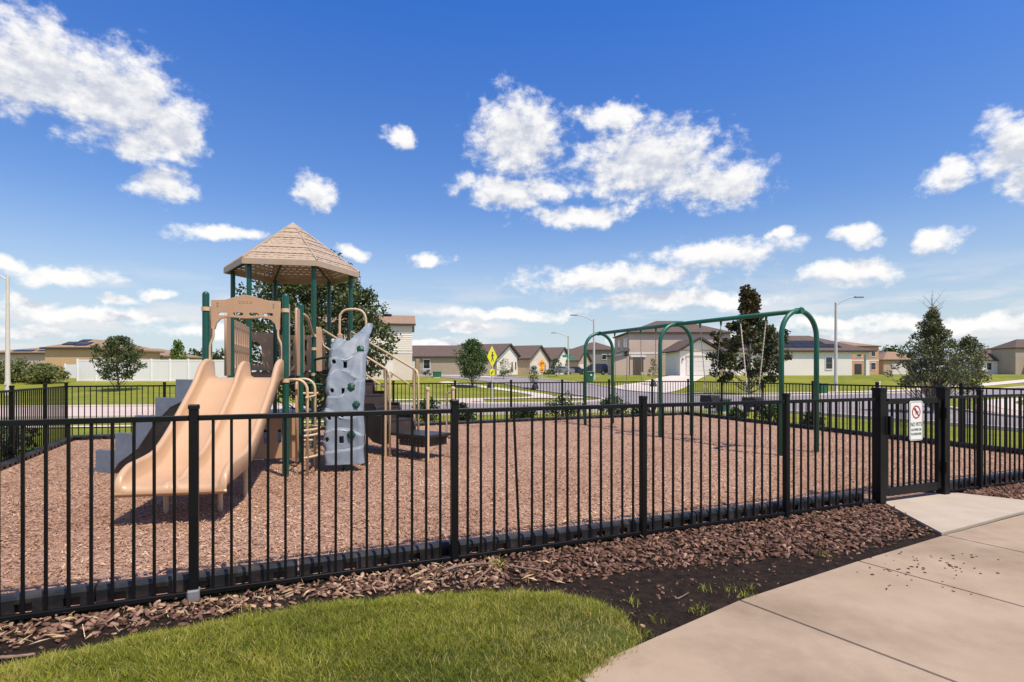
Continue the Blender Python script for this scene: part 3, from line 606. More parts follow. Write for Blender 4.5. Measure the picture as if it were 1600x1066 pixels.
dl = (A_ - D_).length; fence('black picket fence run by the grey step climber, over the hedge', D_, A_, [0, 1.5, 3.3, 5.1, 6.95, 8.8, dl], False, False)

# gate with frame, latch and hinges
ga = math.atan2(FS.y, FS.x); GL = FS.length
gate = thing('gate', 'black metal playground gate with wide posts and a pet sign', 'gate', (*(FA + FS * 3.811), 0), ga)
gw = (4.468 - 3.811) * GL
def G(nm, c, sz, b=0.004, par=gate):
    return MB().bev(c, sz, b).build(nm, 'black_metal', par, world=False)
for x in (0, gw):
    q = G('gate_post', (x, 0, 0.665), (0.105, 0.105, 1.35)); 
    cp = MB().bev((x, 0, 1.352), (0.125, 0.125, 0.035), 0.012).build('cap', 'black_metal', q, world=False)
G('gate_stile', (0.105, 0, 0.66), (0.055, 0.05, 1.10)); G('gate_stile', (gw - 0.105, 0, 0.66), (0.055, 0.05, 1.10))
G('gate_rail', (gw / 2, 0, 1.205), (gw - 0.268, 0.045, 0.065)); G('gate_rail', (gw / 2, 0, 0.14), (gw - 0.268, 0.045, 0.095))
n = 9
for k in range(1, n):
    o = link_obj('picket', pk, gate); o.location = (0.13 + (gw - 0.26) * k / n, 0, 0.07 + 0.075); o.scale = (1.25, 1.25, 0.9)
G('latch', (0.085, -0.075, 0.93), (0.06, 0.045, 0.22), 0.008)
for z in (0.38, 1.05):
    h = G('hinge', (gw - 0.066, -0.072, z), (0.05, 0.035, 0.14), 0.006)
# sign on the gate
sp_ = FA + FS * 4.148; sn = Vector((FS.y, -FS.x)).normalized()
sc = Vector((sp_.x, sp_.y, 0.965)) + Vector((sn.x, sn.y, 0)) * 0.034
SM = frame(sc, (FS.x, FS.y, 0), (0, 0, 1))
sg = thing('pet_sign', 'white no pets sign with red circle hanging on the gate', 'sign', (sc.x, sc.y, sc.z - 0.24))
def rrect(w, h, r, n=5):
    pts = []
    for cx, cy, a0 in ((w / 2 - r, h / 2 - r, 0), (-w / 2 + r, h / 2 - r, 90), (-w / 2 + r, -h / 2 + r, 180), (w / 2 - r, -h / 2 + r, 270)):
        for i in range(n + 1): t = R(a0 + 90 * i / n); pts.append((cx + r * math.cos(t), cy + r * math.sin(t)))
    return pts
panel('plate', rrect(0.245, 0.475, 0.03), [], 0.006, 'sign_white', sg, SM, 0.001)
off = lambda dz: SM @ Matrix.Translation((0, 0, dz))
panel('border_line', rrect(0.228, 0.458, 0.024), [rrect(0.220, 0.450, 0.021)], 0.002, 'sign_ink', sg, off(0.0042), 0.0003)
rc = (0, 0.105)
panel('red_ring', circle(*rc, 0.079, 36), [circle(*rc, 0.064, 36)], 0.002, 'sign_red', sg, off(0.0042), 0.0003)
dog = [(-0.045, 0.125), (-0.035, 0.150), (-0.022, 0.146), (-0.015, 0.152), (-0.012, 0.140), (0.004, 0.118), (0.030, 0.100), (0.046, 0.112), (0.05, 0.107), (0.036, 0.088), (0.036, 0.062), (0.027, 0.062), (0.026, 0.084), (0.000, 0.088), (-0.006, 0.060), (-0.015, 0.060), (-0.013, 0.092), (-0.024, 0.122)]
panel('dog_figure', [(x * 0.86, (y - 0.105) * 0.9 + 0.112) for x, y in dog], [], 0.002, 'sign_black', sg, off(0.0042), 0.0003)
a = R(-45); cs, sn_ = math.cos(a), math.sin(a)
panel('slash', [(rc[0] + x * cs - y * sn_, rc[1] + x * sn_ + y * cs) for x, y in ((-0.066, -0.006), (0.066, -0.006), (0.066, 0.006), (-0.066, 0.006))], [], 0.002, 'sign_red', sg, off(0.0062), 0.0003)
for body, y, s in (('NO PETS', -0.045, 0.066), ('ALLOWED ON', -0.108, 0.040), ('PLAYGROUND', -0.160, 0.040)):
    text_mesh('lettering', body, s, 'sign_ink', sg, SM @ Matrix.Translation((0, y, 0.0042)), 0.80 if s > 0.05 else 0.72)

# plastic border timbers, one piece after another
def timber_mesh(Lb, nn=5):
    prof = [(-0.05, -0.06), (-0.05, 0.115), (-0.035, 0.14), (0.035, 0.14), (0.05, 0.115), (0.05, -0.06)]
    xsn = [0]; w = Lb / nn
    cu = []
    mb = MB()
    # face towards the outside has square pockets, so it is built as a grid with recesses
    vs = []; fs = []
    def quad(a, b, c, d): k = len(vs); vs.extend([a, b, c, d]); fs.append((k, k + 1, k + 2, k + 3))
    e = 0.006
    y0, y1 = -0.05, 0.05; zt = 0.112
    pk_ = [(w * (i + 0.5) - 0.045, w * (i + 0.5) + 0.045) for i in range(nn)]
    za, zb = 0.005, 0.085
    for s_, yy in ((1, y0), (-1, y1)):
        x = e
        for (a, b) in pk_:
            quad((x, yy, -0.06), (a, yy, -0.06), (a, yy, zt), (x, yy, zt)); quad((a, yy, -0.06), (b, yy, -0.06), (b, yy, za), (a, yy, za)); quad((a, yy, zb), (b, yy, zb), (b, yy, zt), (a, yy, zt))
            yi = yy + s_ * 0.035
            quad((a, yi, za), (b, yi, za), (b, yi, zb), (a, yi, zb)); quad((a, yy, za), (b, yy, za), (b, yi, za), (a, yi, za)); quad((a, yy, zb), (b, yy, zb), (b, yi, zb), (a, yi, zb))
            quad((a, yy, za), (a, yi, za), (a, yi, zb), (a, yy, zb)); quad((b, yy, za), (b, yi, za), (b, yi, zb), (b, yy, zb)); x = b
        quad((x, yy, -0.06), (Lb - e, yy, -0.06), (Lb - e, yy, zt), (x, yy, zt))
    top = [(y0, zt), (y0 + 0.008, 0.130), (y0 + 0.025, 0.14), (y1 - 0.025, 0.14), (y1 - 0.008, 0.130), (y1, zt)]
    for (ya, za_), (yb, zb_) in zip(top[:-1], top[1:]): quad((e, ya, za_), (Lb - e, ya, za_), (Lb - e, yb, zb_), (e, yb, zb_))
    for x in (e, Lb - e):
        k = len(vs); ring = [(x, y0, -0.06)] + [(x, a, b) for a, b in top] + [(x, y1, -0.06)]; vs.extend(ring); fs.append(tuple(range(k, k + len(ring))))
    me = bpy.data.meshes.new('border_timber'); me.from_pydata(vs, [], fs); me.materials.append(MATS['border_plastic'])
    b = bmesh.new(); b.from_mesh(me); bmesh.ops.remove_doubles(b, verts=b.verts, dist=1e-5); bmesh.ops.recalc_face_normals(b, faces=b.faces); b.to_mesh(me); b.free(); return me
inn = inset(mul, 0.15)
side_lab = ['black plastic border timber at the foot of the fence run beside the gate', 'black plastic border timber at the foot of the side road fence', 'black plastic border timber at the foot of the fence behind the swings', 'black plastic border timber at the foot of the fence by the grey steps']
for i in range(4):
    p, q = inn[i], inn[(i + 1) % 4]; d = q - p; n = round(d.length / 1.22); w = d.length / n; me = timber_mesh(w); a = math.atan2(d.y, d.x)
    for k in range(n):
        c = p + d * (k / n)
        mid = c + d / n / 2; s_ = (mid - FA).dot(FS) / FS.length_squared
        if i == 0 and 3.811 < s_ < 4.468: continue
        o = link_obj('border_timber', me, None); o.location = (c.x, c.y, random.uniform(-0.006, 0.006)); o.rotation_euler = (0, random.uniform(-0.003, 0.003), a + random.uniform(-0.004, 0.004))
        tag(o, side_lab[i], 'border timber', 'border timbers ' + ('front', 'side', 'back', 'steps')[i])

# ------------------------------------------------------------------ play structure
AX = Vector((-0.1857, 0.9826)); RX = Vector((0.9826, 0.1857))     # deck axes: away from the slide, and to the right
ps = thing('play_structure', 'tan and green play structure with hexagon roof, twin slide and rock wall', 'play structure', (-4.0, 9.6, 0))
def V3(p, z): return Vector((p[0], p[1], z))
pB = Vector((-3.30, 7.93)); pA = pB - RX * 1.07; pC = pB + AX * 1.12; pCp = pA + AX * 1.12
HC = Vector((-4.72, 11.72)); HR = 1.2
hexv = [HC + Vector((math.cos(R(10.7 + 60 * k)), math.sin(R(10.7 + 60 * k)))) * HR for k in range(6)]   # right, back right, back left, left, front left, front right
hR, hBR, hBL, hL, hFL, hFR = hexv
def post(p, top, r=0.046, m='green_post', cap=True):
    pts = [V3(p, -0.02), V3(p, top - r)]; rr = [r, r]
    if cap:
        for i in range(1, 5): t = i / 4 * math.pi / 2; pts.append(V3(p, top - r + r * math.sin(t))); rr.append(max(0.003, r * math.cos(t)))
    o = MB().tube(pts, rr, 16).build('post', m, ps, auto=True); return o
def clamp(p, z, to=None, par=ps):
    mb = MB().tube([V3(p, z - 0.028), V3(p, z + 0.028)], 0.056, 16)
    if to is not None:
        d = (Vector(to) - Vector(p)).normalized(); mb.box(V3(Vector(p) + d * 0.085, z), (0.08, 0.035, 0.05), math.atan2(d.y, d.x))
    return mb.build('clamp', 'tan_pipe', par, auto=True)
pst = {}
for nm, p in (('A', pA), ('B', pB), ('C', pC), ('Cp', pCp)): pst[nm] = post(p, 2.70)
for p in hexv: post(p, 3.74, cap=False)
DZ, DH = 1.46, 1.56
def deckpoly(name, poly, z):
    o = MB().prism(poly, z - 0.055, z).build(name, 'deck_brown', ps); return o
ins = lambda p, c, d: (p[0] + (c[0] - p[0]) * d, p[1] + (c[1] - p[1]) * d)
sqc = (pA + pC) / 2
deckpoly('deck', [ins(p, sqc, 0.04) for p in (pA, pB, pC, pCp)], DZ)
deckpoly('deck', [ins(p, HC, 0.05) for p in hexv], DH)
bc_ = (pC + hFL) / 2
deckpoly('deck', [pCp + AX * 0.03 + RX * 0.03, pC + AX * 0.03 - RX * 0.03, hFR - AX * 0.0 - RX * 0.1 - AX * 0.03, hFL + RX * 0.12 - AX * 0.03], 1.505)
for p, z in ((pB, DZ - 0.03), (pC, DZ - 0.03), (hFR, DH - 0.05), (pA, 2.45), (pB, 2.45)): clamp(p, z)
# hexagon roof: perforated panels, fascia, cap
ER, EZ0, EZ1, AZ = 1.37, 3.64, 3.75, 4.76
ev = [HC + Vector((math.cos(R(10.7 + 60 * k)), math.sin(R(10.7 + 60 * k)))) * ER for k in range(6)]
apex = V3(HC, AZ)
for k in range(6):
    a, b = V3(ev[k], EZ1), V3(ev[(k + 1) % 6], EZ1); mid = (a + b) / 2; W = (b - a).length; ea = (b - a).normalized(); eb = apex - mid; Hs = eb.length; eb.normalize()
    vs = []; fs = []
    def q(a0, a1, b0, a2, a3, b1):
        i = len(vs)
        for aa, bb in ((a0, b0), (a1, b0), (a3, b1), (a2, b1)): vs.append(mid + ea * aa + eb * bb)
        fs.append((i, i + 1, i + 2, i + 3))
    pitch, sh, TOP = 0.082, 0.013, 0.86 * Hs; rows = int(TOP / pitch); hw = lambda bb: W / 2 * (1 - bb / Hs)
    for r in range(rows + 1):
        b0 = r * pitch; b1 = min(b0 + pitch - sh, TOP); q(-hw(b0), hw(b0), b0, -hw(b1), hw(b1), b1)
        if b1 >= TOP: break
        b2 = min(b0 + pitch, TOP); per, wid = 0.135, 0.048; o_ = (r % 2) * per / 2
        lim = hw(b2) - 0.05; x = -math.floor((lim) / per) * per - per + o_
        segs = [(-hw(b1), -lim), (lim, hw(b1))]
        while x < lim:
            s0, s1 = max(x, -lim), min(x + wid, lim)
            if s1 > s0: segs.append((s0, s1))
            x += per
        for s0, s1 in segs: 
            if s1 - s0 > 0.002: q(s0, s1, b1, s0 if abs(s0) < hw(b2) else -hw(b2), s1 if abs(s1) < hw(b2) else hw(b2), b2)
    o = mesh_obj('roof_panel', vs, fs, 'roof_tan', ps); md = o.modifiers.new('thick', 'SOLIDIFY'); md.thickness = 0.012
    d2 = Vector((ea.x, ea.y)); ang = math.atan2(d2.y, d2.x)
    MB().box(Vector((mid.x, mid.y, (EZ0 + EZ1) / 2)) , (W + 0.012, 0.022, EZ1 - EZ0), ang).build('fascia', 'roof_tan', ps)
    MB().tube([V3(ev[k], EZ1 + 0.012), apex - (apex - V3(ev[k], EZ1)) * 0.13 + Vector((0, 0, 0.01))], 0.018, 6).build('hip_rib', 'roof_tan', ps)
    MB().tube([V3(hexv[k], 3.72), V3(HC, 4.45)], 0.024, 8).build('rafter', 'green_post', ps)
cp = HC; mb = MB(); rr = 0.158 * ER; base = [V3(cp + Vector((math.cos(R(10.7 + 60 * k)), math.sin(R(10.7 + 60 * k)))) * rr * 1.06, AZ - 0.145 * (AZ - EZ1) - 0.012) for k in range(6)]
mb.add([b + Vector((0, 0, -0.02)) for b in base] + [b + Vector((0, 0, 0.02)) for b in base] + [apex + Vector((0, 0, 0.03))], [(k, (k + 1) % 6, 6 + (k + 1) % 6, 6 + k) for k in range(6)] + [(6 + k, 6 + (k + 1) % 6, 12) for k in range(6)]); mb.build('roof_cap', 'roof_tan', ps)

# twin slide (swept section along the outward axis)
OUT = -AX
def bez(p, n): return smooth_line([Vector((a, b, 0)) for a, b in p], n)
prof = bez([(-0.10, 1.475), (0.10, 1.47), (0.26, 1.425), (0.5, 1.265), (0.9, 0.985), (1.3, 0.715), (1.62, 0.535), (1.85, 0.475), (2.1, 0.45), (2.32, 0.44), (2.46, 0.43)], 5)
def section(s):
    t = s / 2.46
    wall = 0.16 + 0.11 * math.exp(-((s - 0.08) / 0.22) ** 2) + 0.03 * sstep((s - 1.2) / 0.8)
    div = wall - 0.03
    if s > 1.85: div = max(0.02, div - 0.16 * ((s - 1.85) / 0.45) ** 1.3)
    if s > 2.2: wall -= 0.09 * ((s - 2.2) / 0.26) ** 2
    hw_ = 0.52 - 0.01 * t
    def dome(c, w, h, n=6): return [(c + w * math.cos(math.pi - math.pi * i / n), h - w + w * math.sin(math.pi * i / n)) for i in range(n + 1)]
    pts = [(-hw_ + 0.03, -0.035), (-hw_ - 0.005, 0.0)]
    w = 0.036
    pts += [(x, max(0.006, z)) for x, z in dome(-hw_ + w, w, wall)]
    pts += [(-hw_ + 2 * w + 0.012, 0.03), (-hw_ + 2 * w + 0.05, 0.003), (-0.27, 0.0), (-0.085, 0.003), (-0.046, 0.03)]
    pts += [(x, max(0.004, z)) for x, z in dome(0, 0.032, div)]
    pts += [(0.046, 0.03), (0.085, 0.003), (0.27, 0.0), (hw_ - 2 * w - 0.05, 0.003), (hw_ - 2 * w - 0.012, 0.03)]
    pts += [(x, max(0.006, z)) for x, z in dome(hw_ - w, w, wall)]
    pts += [(hw_ + 0.005, 0.0), (hw_ - 0.03, -0.035)]
    return pts
vs = []; fs = []; sc0 = (pA + pB) / 2 + OUT * 0.02; n = None
for i, p in enumerate(prof):
    d = (prof[min(i + 1, len(prof) - 1)] - prof[max(i - 1, 0)]).normalized(); nu = Vector((-d.y, d.x)) ; nu = nu if nu.y > 0 else -nu
    sec = section(max(0, p.x)); n = len(sec)
    for (w, h) in sec:
        q2 = sc0 + OUT * (p.x + nu.x * h) + RX * w; vs.append((q2.x, q2.y, p.y + nu.y * h))
# rolled lip
for dx, dz, k in ((0.04, -0.015, 0.62), (0.06, -0.05, 0.25), (0.05, -0.085, 0.0)):
    for (w, h) in section(2.46):
        q2 = sc0 + OUT * (2.46 + dx) + RX * w; vs.append((q2.x, q2.y, 0.43 + dz + (h * k if h > 0 else h * 0.3)))
m_ = len(vs) // n
for i in range(m_ - 1):
    for k in range(n): j = (k + 1) % n; fs.append((i * n + k, i * n + j, i * n + n + j, i * n + n + k))
fs.append(tuple(range(n))); fs.append(tuple(range((m_ - 1) * n, m_ * n)))
slide = mesh_obj('slide', vs, fs, 'slide_plastic', ps, smooth=True)
for s, w, top in ((1.93, -0.27, 0.44), (1.93, 0.27, 0.44), (1.25, 0.34, 0.70)):
    q2 = sc0 + OUT * s + RX * w; MB().tube([V3(q2, -0.02), V3(q2, top)], 0.026, 12).build('leg', 'tan_pipe', slide, auto=True)

# arch panel above the slide with slots
def fr(p, q, z=0):                          # frame on the vertical plane through p and q
    d = Vector(q) - Vector(p); return frame((p[0], p[1], z), (d.x, d.y, 0), (0, 0, 1))
Wd = 1.07; x0, x1 = 0.075, Wd - 0.075
top = [(x0, 2.575), (x0 + 0.18, 2.585), (x0 + 0.30, 2.62), (x0 + 0.38, 2.645), (Wd / 2, 2.66), (x1 - 0.38, 2.645), (x1 - 0.30, 2.62), (x1 - 0.18, 2.585), (x1, 2.575)]
bot = [(x1, 2.17), (x1 - 0.05, 2.17), (x1 - 0.065, 2.25), (x1 - 0.12, 2.31), (x1 - 0.22, 2.345), (Wd / 2, 2.325), (x0 + 0.22, 2.345), (x0 + 0.12, 2.31), (x0 + 0.065, 2.25), (x0 + 0.05, 2.17), (x0, 2.17)]
FM = fr(pA + OUT * 0.0, pB + OUT * 0.0)
ap = panel('arch_panel', top + bot, [slot(x, 2.385, 0.14, 0.048) for x in (0.235, 0.43, 0.64, 0.835)], 0.03, 'tan_panel', ps, FM)
for x in (0.45, 0.50, 0.55, 0.60):
    for z in (2.545, 2.565, 2.585)[:2]: panel('emboss', [(x - 0.012, z), (x + 0.016, z), (x + 0.016, z + 0.012), (x - 0.012, z + 0.012)], [], 0.004, 'tan_panel', ap, FM @ Matrix.Translation((0, 0, 0.0165)), 0.0005)
for x in (0.16, Wd - 0.16):
    for z in (2.50, 2.54): MB().tube([FM @ Vector((x, z, 0.012)), FM @ Vector((x, z, 0.021))], 0.011, 10).build('bolt', 'steel', ap)
for x, s in ((x0 + 0.025, -1), (x1 - 0.025, 1)):
    MB().tube(smooth_line([FM @ Vector((x, 2.19, 0)), FM @ Vector((x, 2.06, 0)), FM @ Vector((x + s * 0.045, 1.93, 0)), FM @ Vector((x + s * 0.05, 1.72, 0)), FM @ Vector((x + s * 0.02, 1.60, 0.03))], 5), 0.016, 10).build('grab_bar', 'tan_pipe', ps, smooth=True)
# entry boards, slatted and arched wall panels
def board(p, q, c, w, z0, z1, t=0.035):
    M = fr(p, q); return panel('side_panel', [(c - w / 2, z0), (c + w / 2, z0), (c + w / 2, z1 - 0.04), (c + w / 2 - 0.03, z1), (c - w / 2 + 0.03, z1), (c - w / 2, z1 - 0.04)], [], t, 'tan_panel', ps, M)
board(pA, pCp, 0.14, 0.13, 1.5, 2.50); board(pA, pCp, 0.94, 0.20, 1.5, 2.48)
board(pB, pC, 0.15, 0.13, 1.5, 2.56); board(pB, pC, 0.86, 0.24, 1.5, 2.58)
dcf = (hFR - pC).length; board(pC, hFR, 0.22, 0.20, 1.55, 2.36)
dl_ = (hFL - pCp).length
def slat_panel(p, q, a0, a1, z0, z1, n):
    w = (a1 - a0) / n; hs = [slot(a0 + w * (i + 0.5), zc, w * 0.42, h) for i in range(n) for zc, h in ((z0 + (z1 - z0) * 0.28, (z1 - z0) * 0.34), (z0 + (z1 - z0) * 0.72, (z1 - z0) * 0.34))]
    return panel('slotted_panel', [(a0 - 0.05, z0), (a1 + 0.05, z0), (a1 + 0.05, z1), (a0 - 0.05, z1)], hs, 0.04, 'tan_panel', ps, fr(p, q))
slat_panel(pCp, hFL, 0.14, dl_ - 0.14, 1.52, 2.42, 7)
slat_panel(hFL, hL, 0.13, 1.07, 1.60, 2.42, 5)
ao = [(0.08, 1.6), (1.12, 1.6), (1.12, 2.44), (0.08, 2.44)]
panel('arched_panel', ao, [[(0.30, 1.72), (0.82, 1.72), (0.82, 2.05)] + [(0.56 + 0.26 * math.cos(R(t)), 2.05 + 0.2 * math.sin(R(t))) for t in range(15, 180, 15)] + [(0.30, 2.05)]], 0.04, 'tan_panel', ps, fr(hL, hBL))
slat_panel(hBL, hBR, 0.14, 1.06, 1.60, 2.42, 6)
board(hFR, hR, 0.14, 0.17, 1.58, 2.46)
# lower play panel with keyholes under the deck
LM = fr(pCp, pC); 
kh = lambda cx: circle(cx, 0.58, 0.045, 14) 
panel('lower_panel', [(0.06, 0.14), (1.02, 0.14), (1.02, 0.80), (0.06, 0.80)], [slot(0.30, 0.50, 0.07, 0.24), slot(0.52, 0.50, 0.07, 0.24), slot(0.74, 0.50, 0.07, 0.24)], 0.04, 'tan_panel', ps, LM)
board(pC, pB, 0.30, 0.11, 0.12, 1.40)
# loop ladder beside the slide
for p, e in ((pB, 0.32), (pC - AX * 0.45, 0.30)):
    b0 = p + RX * 0.04; pts = [V3(b0, DZ - 0.02), V3(b0 + RX * 0.10, DZ - 0.015)]
    for i in range(1, 7): t = R(15 * i); pts.append(V3(b0 + RX * (0.10 + 0.16 * math.sin(t)), DZ - 0.015 - 0.16 * (1 - math.cos(t))))
    pts.append(V3(b0 + RX * 0.26, -0.02)); MB().tube(pts, 0.021, 10).build('ladder_rail', 'tan_pipe', ps, smooth=True)
for z in (0.30, 0.62, 0.70, 1.18):
    a0, b0 = pB + RX * 0.30 - AX * 0.08, pC - AX * 0.45 + RX * 0.30 + AX * 0.06; md = (a0 + b0) / 2 + RX * (0.13 if z < 1 else 0.0)
    MB().tube(smooth_line([V3(a0 - RX * (0.06 if z < 1 else 0), z), V3(a0 * 0.7 + b0 * 0.3 + RX * (0.10 if z < 1 else 0), z), V3(a0 * 0.3 + b0 * 0.7 + RX * (0.10 if z < 1 else 0), z), V3(b0 - RX * (0.06 if z < 1 else 0), z)], 5), 0.018, 10).build('ladder_rung', 'tan_pipe', ps, smooth=True)
for z in (0.42, 1.20): MB().tube([V3(pC - RX * 0.12, z), V3(pC + RX * 0.28, z)], 0.022, 10).build('ladder_brace', 'tan_pipe', ps, auto=True)
# curved tan handrail from the small deck to the tower
MB().tube(smooth_line([V3(pC + RX * 0.03, 2.52), V3(pC + (hFR - pC) * 0.25 + RX * 0.05, 2.50), V3(pC + (hFR - pC) * 0.45 + RX * 0.06, 2.36), V3(pC + (hFR - pC) * 0.7 + RX * 0.04, 2.28), V3(hFR, 2.28)], 5), 0.026, 10).build('handrail', 'tan_pipe', ps, smooth=True)
clamp(hFR, 2.28); clamp(hFR, 2.02); clamp(hR, 2.05)

# stairs to the transfer platform
SD = Vector((0.787, -0.617)); SN = Vector((0.617, 0.787)); s0 = Vector((-2.22, 9.84)) ; SW = 0.62     # near rail foot, width direction
run, n = 0.40, 5; z_lo, z_hi = 0.47, DH
def sp3(t, w, z): q = s0 - SD * t + SN * w; return Vector((q.x, q.y, z))
rise = (z_hi - z_lo) / (n + 0.0)
for w in (0.0, SW):
    out = [(-0.02, 0.30)]
    for i in range(n): out += [(i * run, z_lo + rise * i + 0.05), (i * run + 0.06, z_lo + rise * (i + 1) + 0.06)]
    out += [(n * run + 0.12, z_hi + 0.04), (n * run + 0.12, z_hi - 0.30), (n * run - 0.1, z_hi - 0.42), (0.45, 0.26), (0.1, 0.22)]
    M = frame(sp3(0, w, 0), (-SD.x, -SD.y, 0), (0, 0, 1)); panel('stair_side', out, [], 0.035, 'black_plastic', ps, M, 0.005)
for i in range(n):
    z = z_lo + rise * (i + 1); c = sp3(i * run + run / 2 + 0.05, SW / 2, z - 0.02); a = math.atan2(SD.y, SD.x)
    MB().bev(c, (run + 0.02, SW - 0.045, 0.04), 0.01, a).build('tread', 'black_plastic', ps)
    c = sp3(i * run + 0.06, SW / 2, z - rise / 2 - 0.02); MB().box(c, (0.03, SW - 0.05, rise - 0.02), a).build('riser', 'deck_brown', ps)
PL, PW_ = 0.95, 0.64
q = s0 + SD * (PL / 2 - 0.02) + SN * SW / 2; a = math.atan2(SD.y, SD.x)
tp = MB().bev((q.x, q.y, z_lo - 0.025), (PL, PW_, 0.05), 0.012, a).build('transfer_deck', 'black_plastic', ps)
q2 = q + SD * 0.10; MB().box((q2.x, q2.y, z_lo - 0.13), (PL - 0.34, PW_ - 0.06, 0.155), a).build('deck_skirt', 'black_plastic', tp)
for i in range(6):
    for j in range(2):
        b = q2 - SN * (PW_ / 2 - 0.028) + SD * (-0.25 + 0.1 * i); MB().tube([V3(b, z_lo - 0.10 - 0.07 * j), V3(b - SN * 0.006, z_lo - 0.10 - 0.07 * j)], 0.008, 8).build('bolt', 'steel', tp)
def pipe_post(p, top, r=0.03):
    return MB().tube([V3(p, -0.02), V3(p, top - 0.02), V3(p, top - 0.02), V3(p, top + 0.012), V3(p, top + 0.03)], [r, r, r * 1.35, r * 1.35, r * 0.5], 12).build('post', 'tan_pipe', ps, auto=True)
pn, pf = Vector((-1.43, 9.22)), Vector((-1.05, 9.70))
pipe_post(pn, 1.27); pipe_post(pf, 1.27)
for p, d in ((pf, -SD * 0.16 + SN * 0.0),):
    MB().tube(smooth_line([V3(p, 1.19), V3(p + d * 0.7, 1.19), V3(p + d, 1.12), V3(p + d, 0.8), V3(p + d, 0.46), V3(p + d * 0.7, 0.38), V3(p, 0.38)], 4), 0.017, 10).build('grab_loop', 'tan_pipe', ps, smooth=True)
for w, foot in ((-0.03, 0.0), (SW + 0.03, 0.0)):
    tE = 2.05; zt0, zt1 = 1.60, 2.42
    hi = [sp3(tE, w, zt1), sp3(0.12, w, zt0 + 0.04), sp3(0.0, w, zt0 - 0.02), sp3(-0.05, w, zt0 - 0.14), sp3(-0.055, w, -0.02)]
    pts = [hi[0], hi[0].lerp(hi[1], 0.5)] + smooth_line(hi[1:4], 5) + [hi[4]]
    MB().tube(pts, 0.021, 10).build('handrail', 'tan_pipe', ps, smooth=True)
    MB().tube([sp3(0.06, w, -0.02), sp3(0.06, w, zt0 + 0.03)], 0.03, 12).build('post', 'tan_pipe', ps, auto=True)
    MB().tube([sp3(0.06, w, zt0 - 0.34), sp3(tE - 0.12, w, zt1 - 0.36)], 0.018, 10).build('lower_rail', 'tan_pipe', ps, auto=True)
    MB().tube(smooth_line([sp3(tE, w, zt1), sp3(tE + 0.02, w, zt1 - 0.06), sp3(tE - 0.02, w, zt1 - 0.30), sp3(tE - 0.14, w, zt1 - 0.37)], 4), 0.018, 10).build('rail_return', 'tan_pipe', ps, smooth=True)
# grab loop on the tower corner above the climber
lp = [(-0.24, 1.95), (-0.24, 2.55), (-0.22, 2.66), (-0.14, 2.74), (0.0, 2.76), (0.14, 2.74), (0.22, 2.66), (0.25, 2.50), (0.25, 2.2)]
lc = Vector((X_at(551, 10.4), 10.4)); MB().tube(smooth_line([V3(lc + Vector((1, 0.1)) * x, z) for x, z in lp], 4), 0.023, 10).build('grab_loop', 'tan_pipe', ps, smooth=True)
MB().bev(V3(lc + Vector((-0.235, -0.03)), 2.08), (0.10, 0.05, 0.42), 0.015).build('loop_mount', 'tan_panel', ps)
MB().bev(V3(lc + Vector((0.245, -0.0)), 2.18), (0.10, 0.05, 0.30), 0.015).build('loop_mount', 'tan_panel', ps)
MB().tube([V3(lc + Vector((-0.24, 0)), 1.95), V3(lc + Vector((-0.24, 0)), 1.5), V3(hFR, 1.5)], 0.02, 8).build('loop_brace', 'green_post', ps, smooth=True)

# sculpted rock wall
NW, NH = 66, 230; WW = 0.57
p0, p1 = Vector((-2.575, 8.32, 0.14)), Vector((-2.77, 9.42, 2.40))
vs = []; hole = set(); 
def ledge(u):                                # wavy ledge lines: value per ledge across the width
    return [0.085 + 0.03 * u, 0.20 + 0.04 * math.sin(u * 3 + 0.4), 0.345 + 0.035 * math.sin(u * 4.2 + 2), 0.455 + 0.12 * sstep((u - 0.35) / 0.5), 0.60 + 0.05 * math.sin(u * 5 - 0.5), 0.725 + 0.05 * sstep((u - 0.45) / 0.4), 0.80 + 0.12 * sstep((u - 0.2) / 0.5), 1.06]
for j in range(NH + 1):
    v = j / NH
    for i in range(NW + 1):
        u = i / NW
        topz = 0.865 + 0.135 * sstep((u - 0.45) / 0.5) + 0.012 * math.sin(u * 9) - 0.08 * max(0, 0.08 - u) / 0.08
        vv = v * topz; lg = ledge(u); k = 0
        while k < len(lg) - 1 and vv > lg[k]: k += 1
        lo = lg[k - 1] if k else -0.05; fr_ = (vv - lo) / max(0.02, lg[k] - lo)
        relief = 0.010 + 0.055 * fr_ ** 1.4 - 0.036 * sstep((fr_ - 0.92) / 0.08)
        relief += 0.004 * math.sin(u * 17 + k * 2.1) * math.sin(v * 31) + 0.010 * math.sin(u * 5 + k)
        ed = min(u, 1 - u); relief -= 0.07 * (1 - min(1, ed / 0.10)) ** 2
        jag = 0.018 * math.sin(v * 26) + 0.012 * math.sin(v * 57 + 1) if u < 0.5 else 0.008 * math.sin(v * 21)
        c = p0.lerp(p1, vv); c.y += -0.16 * math.sin(vv * math.pi) + (0.30 * sstep((vv - 0.86) / 0.14) * 0.7); 
        w = (u - 0.5) * WW + jag * (1 - 2 * u)
        vs.append((c.x + w, c.y - relief + 0.10 * (u - 0.5), c.z))
holes = [(0.13, 0.80, 0.058, 0.020, 0), (0.13, 0.565, 0.055, 0.018, 0), (0.12, 0.355, 0.05, 0.016, 0), (0.12, 0.19, 0.055, 0.018, 0), (0.46, 0.79, 0.055, 0.028, 1), (0.45, 0.57, 0.045, 0.024, 1), (0.45, 0.375, 0.045, 0.02, 1), (0.46, 0.19, 0.055, 0.026, 1)]
fs = []
